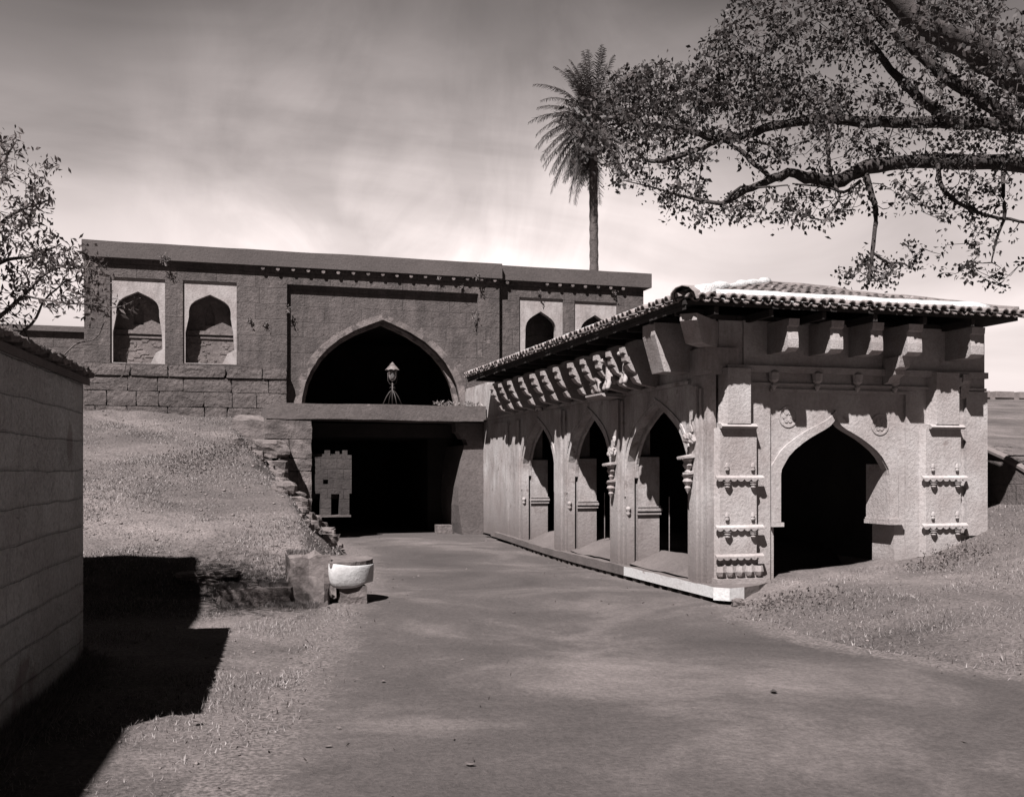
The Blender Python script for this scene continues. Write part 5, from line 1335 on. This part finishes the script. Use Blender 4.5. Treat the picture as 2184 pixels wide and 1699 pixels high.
# palm behind the gateway ---------------------------------------------
dp = 45.0
pc = at_d(1264, 262, dp); pb = at_d(1266, 1000, dp)
palm = thing('date_palm', 'tall palm with a dense shaggy crown rising behind the gateway', 'palm', (pb.x, pb.y, 0))
mb = MB(); pts_, rd = [], []
for k in range(60):
    t_ = k / 59; pts_.append(Vector((pb.x, pb.y, 0)).lerp(pc, t_) + Vector((0.05 * math.sin(t_ * 3), 0, 0))); rd.append(0.19 * (1.06 if k % 2 else 0.96) * (1.1 - .12 * t_))
mb.tube(pts_, rd, 12); mb.build('trunk', M['palmbark'], palm, smooth=True)
rngp = np.random.default_rng(3)
VV, FF, cnt = [], [], 0
rach = MB()
for k in range(120):
    az = rngp.uniform(0, 2 * math.pi)
    if k < 76: elv = math.radians(rngp.uniform(-20, 85)); Lf = rngp.uniform(2.6, 3.3); bend = rngp.uniform(.6, 1.2)
    else: elv = math.radians(rngp.uniform(-70, -25)); Lf = rngp.uniform(2.4, 3.7); bend = rngp.uniform(.5, 1.1)
    d = Vector((math.cos(az) * math.cos(elv), math.sin(az) * math.cos(elv), math.sin(elv)))
    p = pc.copy(); steps = 16; pl_ = [p.copy()]
    for s_ in range(steps):
        p = p + d * (Lf / steps); d = (d + Vector((0, 0, -bend / steps * (0.6 + 1.4 * s_ / steps)))).normalized(); pl_.append(p.copy())
    rach.tube(pl_, [0.022 * (1 - .8 * i / steps) for i in range(steps + 1)], 4, cap=False)
    for i in range(2, steps * 3):
        f_ = i / 3; i0 = int(f_); 
        if i0 >= steps: break
        q = pl_[i0].lerp(pl_[i0 + 1], f_ - i0); t_ = (pl_[i0 + 1] - pl_[i0]).normalized()
        sd = t_.cross(Z); sd = sd.normalized() if sd.length > .01 else X
        for sg in (-1, 1):
            ld = (sd * sg * .75 + t_ * .65 + Vector((0, 0, -.15)) + Vector(rngp.normal(size=3)) * .12).normalized()
            ll = 0.42 * math.sin(math.pi * min(.97, (.12 + .88 * (f_ / steps)))) ** .5 * rngp.uniform(.8, 1.1)
            wv = t_ * 0.021
            e_ = q + ld * ll + Vector((0, 0, -.05))
            VV += [tuple(q - wv), tuple(q + wv), tuple(e_ + wv * .3), tuple(e_ - wv * .3)]; FF.append((cnt, cnt + 1, cnt + 2, cnt + 3)); cnt += 4
cr = soup('crown', np.array(VV), np.array(FF), M['frond'], palm)
rach.build('frond_stems', M['frond'], cr)

# weeds rooted in the masonry -----------------------------------------
weeds = [(1012, 668, GY - .05, .30, 'weed trailing down the wall right of the big arch'), (1018, 588, GY - .22, .28, 'tuft of weed under the parapet above the right of the big arch'),
         (935, 588, GY - .1, .24, 'weed hanging under the parapet, left of the thick tuft'), (614, 660, GY - .05, .18, 'weed in the joint left of the big arch'),
         (350, 553, GY - .2, .34, 'dark weed below the parapet between the two left niches'), (533, 682, GY - .03, .14, 'small weed right of the second niche'),
         (1310, 622, GY + .1, .2, 'weed under the parapet near the right end of the gateway'), (1150, 622, GY + .1, .14, 'thin weed above the first right-hand niche'),
         (566, 690, GY - .03, .14, 'sprig in the wall joint beside the small weed'), (985, 610, GY - .03, .13, 'thin weed below the hanging tufts')]
for k, (px_, py_, yy, sz_, lab) in enumerate(weeds):
    sz_ *= 0.62
    p = on_y(px_, py_, yy); n_ = int(40 + 260 * sz_)
    cc = np.array(tuple(p)) + RNG.normal(size=(n_, 3)) * np.array([sz_ * .28, .05, sz_ * .4])
    cc[:, 1] = np.minimum(cc[:, 1], yy + .02)
    V, F = leaves_np(cc, .05, .5)
    t_ = thing('wall_weed', lab, 'weed', (p.x, yy, p.z), 'weeds rooted in the gateway wall')
    soup('leaves', V, F, M['scrub'], t_)
    mb = MB()
    for q in range(4):
        mb.tube([p + Vector((0, .05, 0)), p + Vector((random.uniform(-.3, .3) * sz_, -.03, -.3 * sz_)), p + Vector((random.uniform(-.4, .4) * sz_, -.04, -.9 * sz_))], .006, 4)
    mb.build('stem', M['straw'], t_)
# dry tuft on the bridge at right
cc = np.stack([RNG.uniform(5.9, 7.2, 260), RNG.uniform(27.15, 27.7, 260), 3.74 + RNG.uniform(0, .07, 260)], 1)
V, F = leaves_np(cc, .09, -.2, .3); soup('dry_litter', V, F, M['straw'], kind='stuff')

# ================================================================== GRASS and STONES on the ground
def blades(n, xr, yr, keep, h0, h1, w, seed, lean=.7, clump=1.2):
    rng = np.random.default_rng(seed)
    x = rng.uniform(*xr, n); y = rng.uniform(*yr, n)
    dn = fbm(x * clump, y * clump, 4)
    ok = keep(x, y) & (dn > rng.uniform(-.42, .34, n))
    x, y = x[ok], y[ok]; n = len(x); z_ = height(x, y); z_ = np.where((x > road_l(y)) & (x < road_r(np.minimum(y, 14))) & (y < 15), road_rise(y) + .03, z_)
    az = rng.uniform(0, 2 * np.pi, n); h_ = rng.uniform(h0, h1, n) * (0.8 + .6 * np.clip(dn[ok] + .3, 0, 1)); ln = rng.uniform(.1, lean, n) * 2
    b = np.stack([x, y, z_ - .01], 1); d = np.stack([np.cos(az) * ln, np.sin(az) * ln, np.ones(n)], 1); d /= np.linalg.norm(d, axis=1)[:, None]
    s_ = np.stack([-np.sin(az), np.cos(az), 0 * az], 1); s_ = s_ + .5 * rng.normal(size=s_.shape) * np.array([1, 1, 0])
    ww = (w * rng.uniform(.6, 1.3, n))[:, None]
    V = np.stack([b - s_ * ww, b + s_ * ww, b + d * h_[:, None]], 1).reshape(-1, 3)
    return V, np.arange(n * 3).reshape(-1, 3)
def left_low(x, y): return (x < road_l(y) + .45 * fbm(x * 2, y * 2, 4) + .12 + .5 * np.random.default_rng(2).uniform(0, 1, len(x)) ** 5) & (y < 15.1)
def left_bank(x, y): return (x < edge_x(y) - .05) & (y > 15.5) & ((y < 27.0) | (x < 1.45)) & (y < 29.6)
def right_low(x, y): return (x > road_r(np.minimum(y, 14)) + .45 * fbm(x * 2, y * 2, 4) - .5 * np.random.default_rng(2).uniform(0, 1, len(x)) ** 5) & ((y < 14.05) | (x > 12.5)) & ~((x < 8.3) & (y > 13.5))
parts = [blades(95000, (-3.2, 2), (4.5, 15.1), left_low, .02, .07, .0035, 1, 1.1), blades(150000, (-3.2, 2.9), (15.5, 29.6), left_bank, .02, .07, .006, 2, 1.0, .9),
         blades(120000, (6.8, 17), (5.5, 21), right_low, .025, .08, .004, 3, 1.0)]
rgt = np.random.default_rng(77)
def tufts(n, xr, yy, zz, h0, h1, w, gap=0.1):
    x = rgt.uniform(*xr, n); x = x[vnoise(x * 3.1, x * 0 + 4) > -gap]; n = len(x)
    b = np.stack([x, yy + rgt.normal(size=n) * .05, zz + 0 * x + .01 * rgt.normal(size=n)], 1)
    d = np.stack([rgt.normal(size=n) * .5, -.35 + rgt.normal(size=n) * .4, np.ones(n)], 1); d /= np.linalg.norm(d, axis=1)[:, None]
    h_ = rgt.uniform(h0, h1, n)[:, None]; sx_ = np.array([[w, 0, 0]])
    return np.stack([b - sx_, b + sx_, b + d * h_], 1).reshape(-1, 3), np.arange(n * 3).reshape(-1, 3)
wq = rgt.uniform(-4.2, 0, 5000); wb = np.array([tuple(WC + wd * float(a_) + wp * (.03 + abs(float(b_)) * .12)) for a_, b_ in zip(wq, rgt.normal(size=5000))])
wb[:, 2] = height(wb[:, 0], wb[:, 1]); wdn = np.stack([.4 + rgt.normal(size=5000) * .4, rgt.normal(size=5000) * .4, np.ones(5000)], 1); wdn /= np.linalg.norm(wdn, axis=1)[:, None]
wh = rgt.uniform(.04, .16, 5000)[:, None]; ws_ = np.stack([-wdn[:, 1], wdn[:, 0], 0 * wdn[:, 0]], 1) * .008
parts += [(np.stack([wb - ws_, wb + ws_, wb + wdn * wh], 1).reshape(-1, 3), np.arange(15000).reshape(-1, 3))]
parts += [blades(26000, (-3.2, 1.4), (14.2, 16.6), lambda x, y: (x < .2) | (y > 15.5), .03, .09, .005, 12, 1.0, 1.0)]
parts += [tufts(2500, (-3.2, -1.2), 11.45, .05, .05, .2, .006), tufts(10000, (0.1, 1.1), 15.25, .29, .03, .10, .004, .3), tufts(900, (1.12, 1.66), 15.55, .75, .03, .08, .004, .2), tufts(3500, (0.1, 1.7), 14.98, .03, .03, .10, .004, .2), tufts(700, (1.6, 2.3), 15.5, .0, .02, .07, .004, .3)]
off = 0; Vs, Fs = [], []
for V, F in parts: Vs.append(V); Fs.append(F + off); off += len(V)
soup('dry_grass', np.vstack(Vs), np.vstack(Fs), M['straw'], kind='stuff')
rb2 = MB(); rr2 = random.Random(5)
for q in range(70):
    yy_ = rr2.uniform(19, 26.9); xx_ = float(edge_x(yy_)) - rr2.uniform(.05, 1.3) ** 1.3; sz_ = rr2.uniform(.08, .34)
    rb2.rock((xx_, yy_, float(height(xx_, yy_)) + sz_ * .12), (sz_ * rr2.uniform(.9, 1.6), sz_, sz_ * .7), seed=q * 1.7, rough=.3, boxy=.6, sub=2, rot=rr2.uniform(0, 3))
rb2.build('rubble', M['rubble'], kind='stuff')
# darker scrub patches
rng = np.random.default_rng(21)
cc = []
for (px_, py_, d_, r_, n_) in ((430, 940, 22, .55, 500), (480, 955, 23, .6, 600), (540, 935, 25, .5, 450), (400, 965, 21, .4, 250), (590, 1060, 25.5, .35, 260), (560, 1030, 24.5, .4, 260), (1700, 1300, 14.0, .35, 260), (2050, 1165, 16.2, .3, 260), (1640, 1270, 14.3, .2, 160), (1990, 1195, 15.8, .25, 160), (2030, 1130, 16.4, .2, 120)):
    p = at_d(px_, py_, d_); q = rng.normal(size=(n_, 3)) * np.array([r_, r_, 0]) + np.array([p.x, p.y, 0]); q[:, 2] = height(q[:, 0], q[:, 1]) + rng.uniform(0, .10, n_); cc.append(q)
V, F = leaves_np(np.vstack(cc), .05, -.3, .5); soup('scrub', V, F, M['scrub'], kind='stuff')
# pebbles
def pebbles(n, xr, yr, keep, s0, s1, seed):
    rng = np.random.default_rng(seed); x = rng.uniform(*xr, n); y = rng.uniform(*yr, n); ok = keep(x, y); x, y = x[ok], y[ok]; n = len(x)
    z_ = height(x, y); s_ = s0 + (s1 - s0) * rng.uniform(0, 1, n) ** 4
    o6 = np.array([(1, 0, 0), (-1, 0, 0), (0, 1, 0), (0, -1, 0), (0, 0, 1), (0, 0, -1)], float)
    V = (o6[None] * (s_[:, None, None] * rng.uniform(.6, 1.2, (n, 6, 1))) * np.array([1, 1, .6]) + np.stack([x, y, z_ + s_ * .25], 1)[:, None]).reshape(-1, 3)
    f8 = np.array([(0, 2, 4), (2, 1, 4), (1, 3, 4), (3, 0, 4), (2, 0, 5), (1, 2, 5), (3, 1, 5), (0, 3, 5)])
    return V, (f8[None] + (np.arange(n) * 6)[:, None, None]).reshape(-1, 3)
off = 0; Vs, Fs = [], []
for V, F in (pebbles(1500, (-3.2, 2.9), (15.5, 29.6), left_bank, .006, .05, 4), pebbles(700, (6.8, 17), (5.5, 16), right_low, .008, .04, 5), pebbles(500, (-3, 2), (4.5, 15), left_low, .006, .03, 6),
             pebbles(1500, (-1, 8), (4, 27), lambda x, y: (x > road_l(y)) & (x < 7.1), .004, .016, 7)):
    Vs.append(V); Fs.append(F + off); off += len(V)
soup('gravel', np.vstack(Vs), np.vstack(Fs), M['pebble'], kind='stuff')

rl = np.random.default_rng(91); n_ = 2600
lx = rl.uniform(-1.5, 9, n_); ly = rl.uniform(4, 27, n_); dl_ = np.minimum(np.abs(lx - road_l(ly)), np.abs(road_r(np.minimum(ly, 14)) - lx))
kk = (rl.uniform(0, 1, n_) < np.exp(-dl_ / .6) + .05) & (lx < np.where(ly > 13.4, 7.0, 99)) & (lx > np.where(ly > 15, road_l(ly), -9)); lx, ly = lx[kk], ly[kk]
lz_ = np.where((lx > road_l(ly)) & (lx < road_r(np.minimum(ly, 14))), road_rise(ly) + .035, height(lx, ly) + .02)
V, F = leaves_np(np.stack([lx, ly, lz_], 1), .045, 0, .35); soup('leaf_litter', V, F, M['scrub'], kind='stuff')

# fallen leaves and stones lying on the road
lf = [(1650, 1483, .13, 'dark curled leaf on the road at the right'), (928, 1140, .1, 'dark leaf lying right of the passage shadow edge'), (1096, 1310, .08, 'small pale leaf in the middle of the road'),
      (818, 1460, .08, 'pale leaf on the road, left of centre'), (1003, 2630 / 1.0 if False else 1640, .10, 'leaf at the bottom of the road'), (700, 1600, .08, 'small leaf at the lower left of the road'), (1597, 1307, .05, 'tiny leaf near the kerb tip'),
      (270, 1500, .14, 'long pale leaf on the grass at the tip of the shadow'), (420, 1548, .12, 'curved dry sprig on the left grass edge')]
for k, (px_, py_, sz_, lab) in enumerate(lf):
    d_ = 2.0 * 2188 / (py_ - 1000); p = at_d(px_, py_, d_); p.z = float(height(p.x, p.y)) + .03; sz_ *= .75
    a_ = random.uniform(0, 3.1); u_ = Vector((math.cos(a_), math.sin(a_), 0)); v_ = Vector((-u_.y, u_.x, 0)); vs, fs = [], []
    for i in range(7):
        t_ = i / 6; wv = sz_ * .32 * math.sin(math.pi * (t_ * .94 + .03)) ** .8
        c_ = p + u_ * (t_ - .5) * sz_ + Z * (.18 * sz_ * (t_ - .5) ** 2 * 4)
        vs += [c_ - v_ * wv + Z * .25 * wv, c_, c_ + v_ * wv + Z * .3 * wv]
    for i in range(6): fs += [(i * 3, i * 3 + 1, i * 3 + 4, i * 3 + 3), (i * 3 + 1, i * 3 + 2, i * 3 + 5, i * 3 + 4)]
    tag(MB().add(vs, fs).build('fallen_leaf', M['dryleaf'] if k not in (0, 1) else M['bark']), lab, 'leaf', 'fallen leaves on the ground')
# stones under the tip of the plinth
for k, (px_, py_, s_, lab) in enumerate(((1575, 1290, .14, 'small stone under the tip of the whitewashed kerb'), (1566, 1296, .07, 'pebble beside the stone under the kerb tip'))):
    p = at_d(px_, py_, 2.0 * 2188 / (py_ - 1000)); tag(MB().rock((p.x, p.y, .05), (s_, s_, s_ * .7), seed=k, rough=.2, boxy=.5).build('stone', M['rubble']), lab, 'stone')
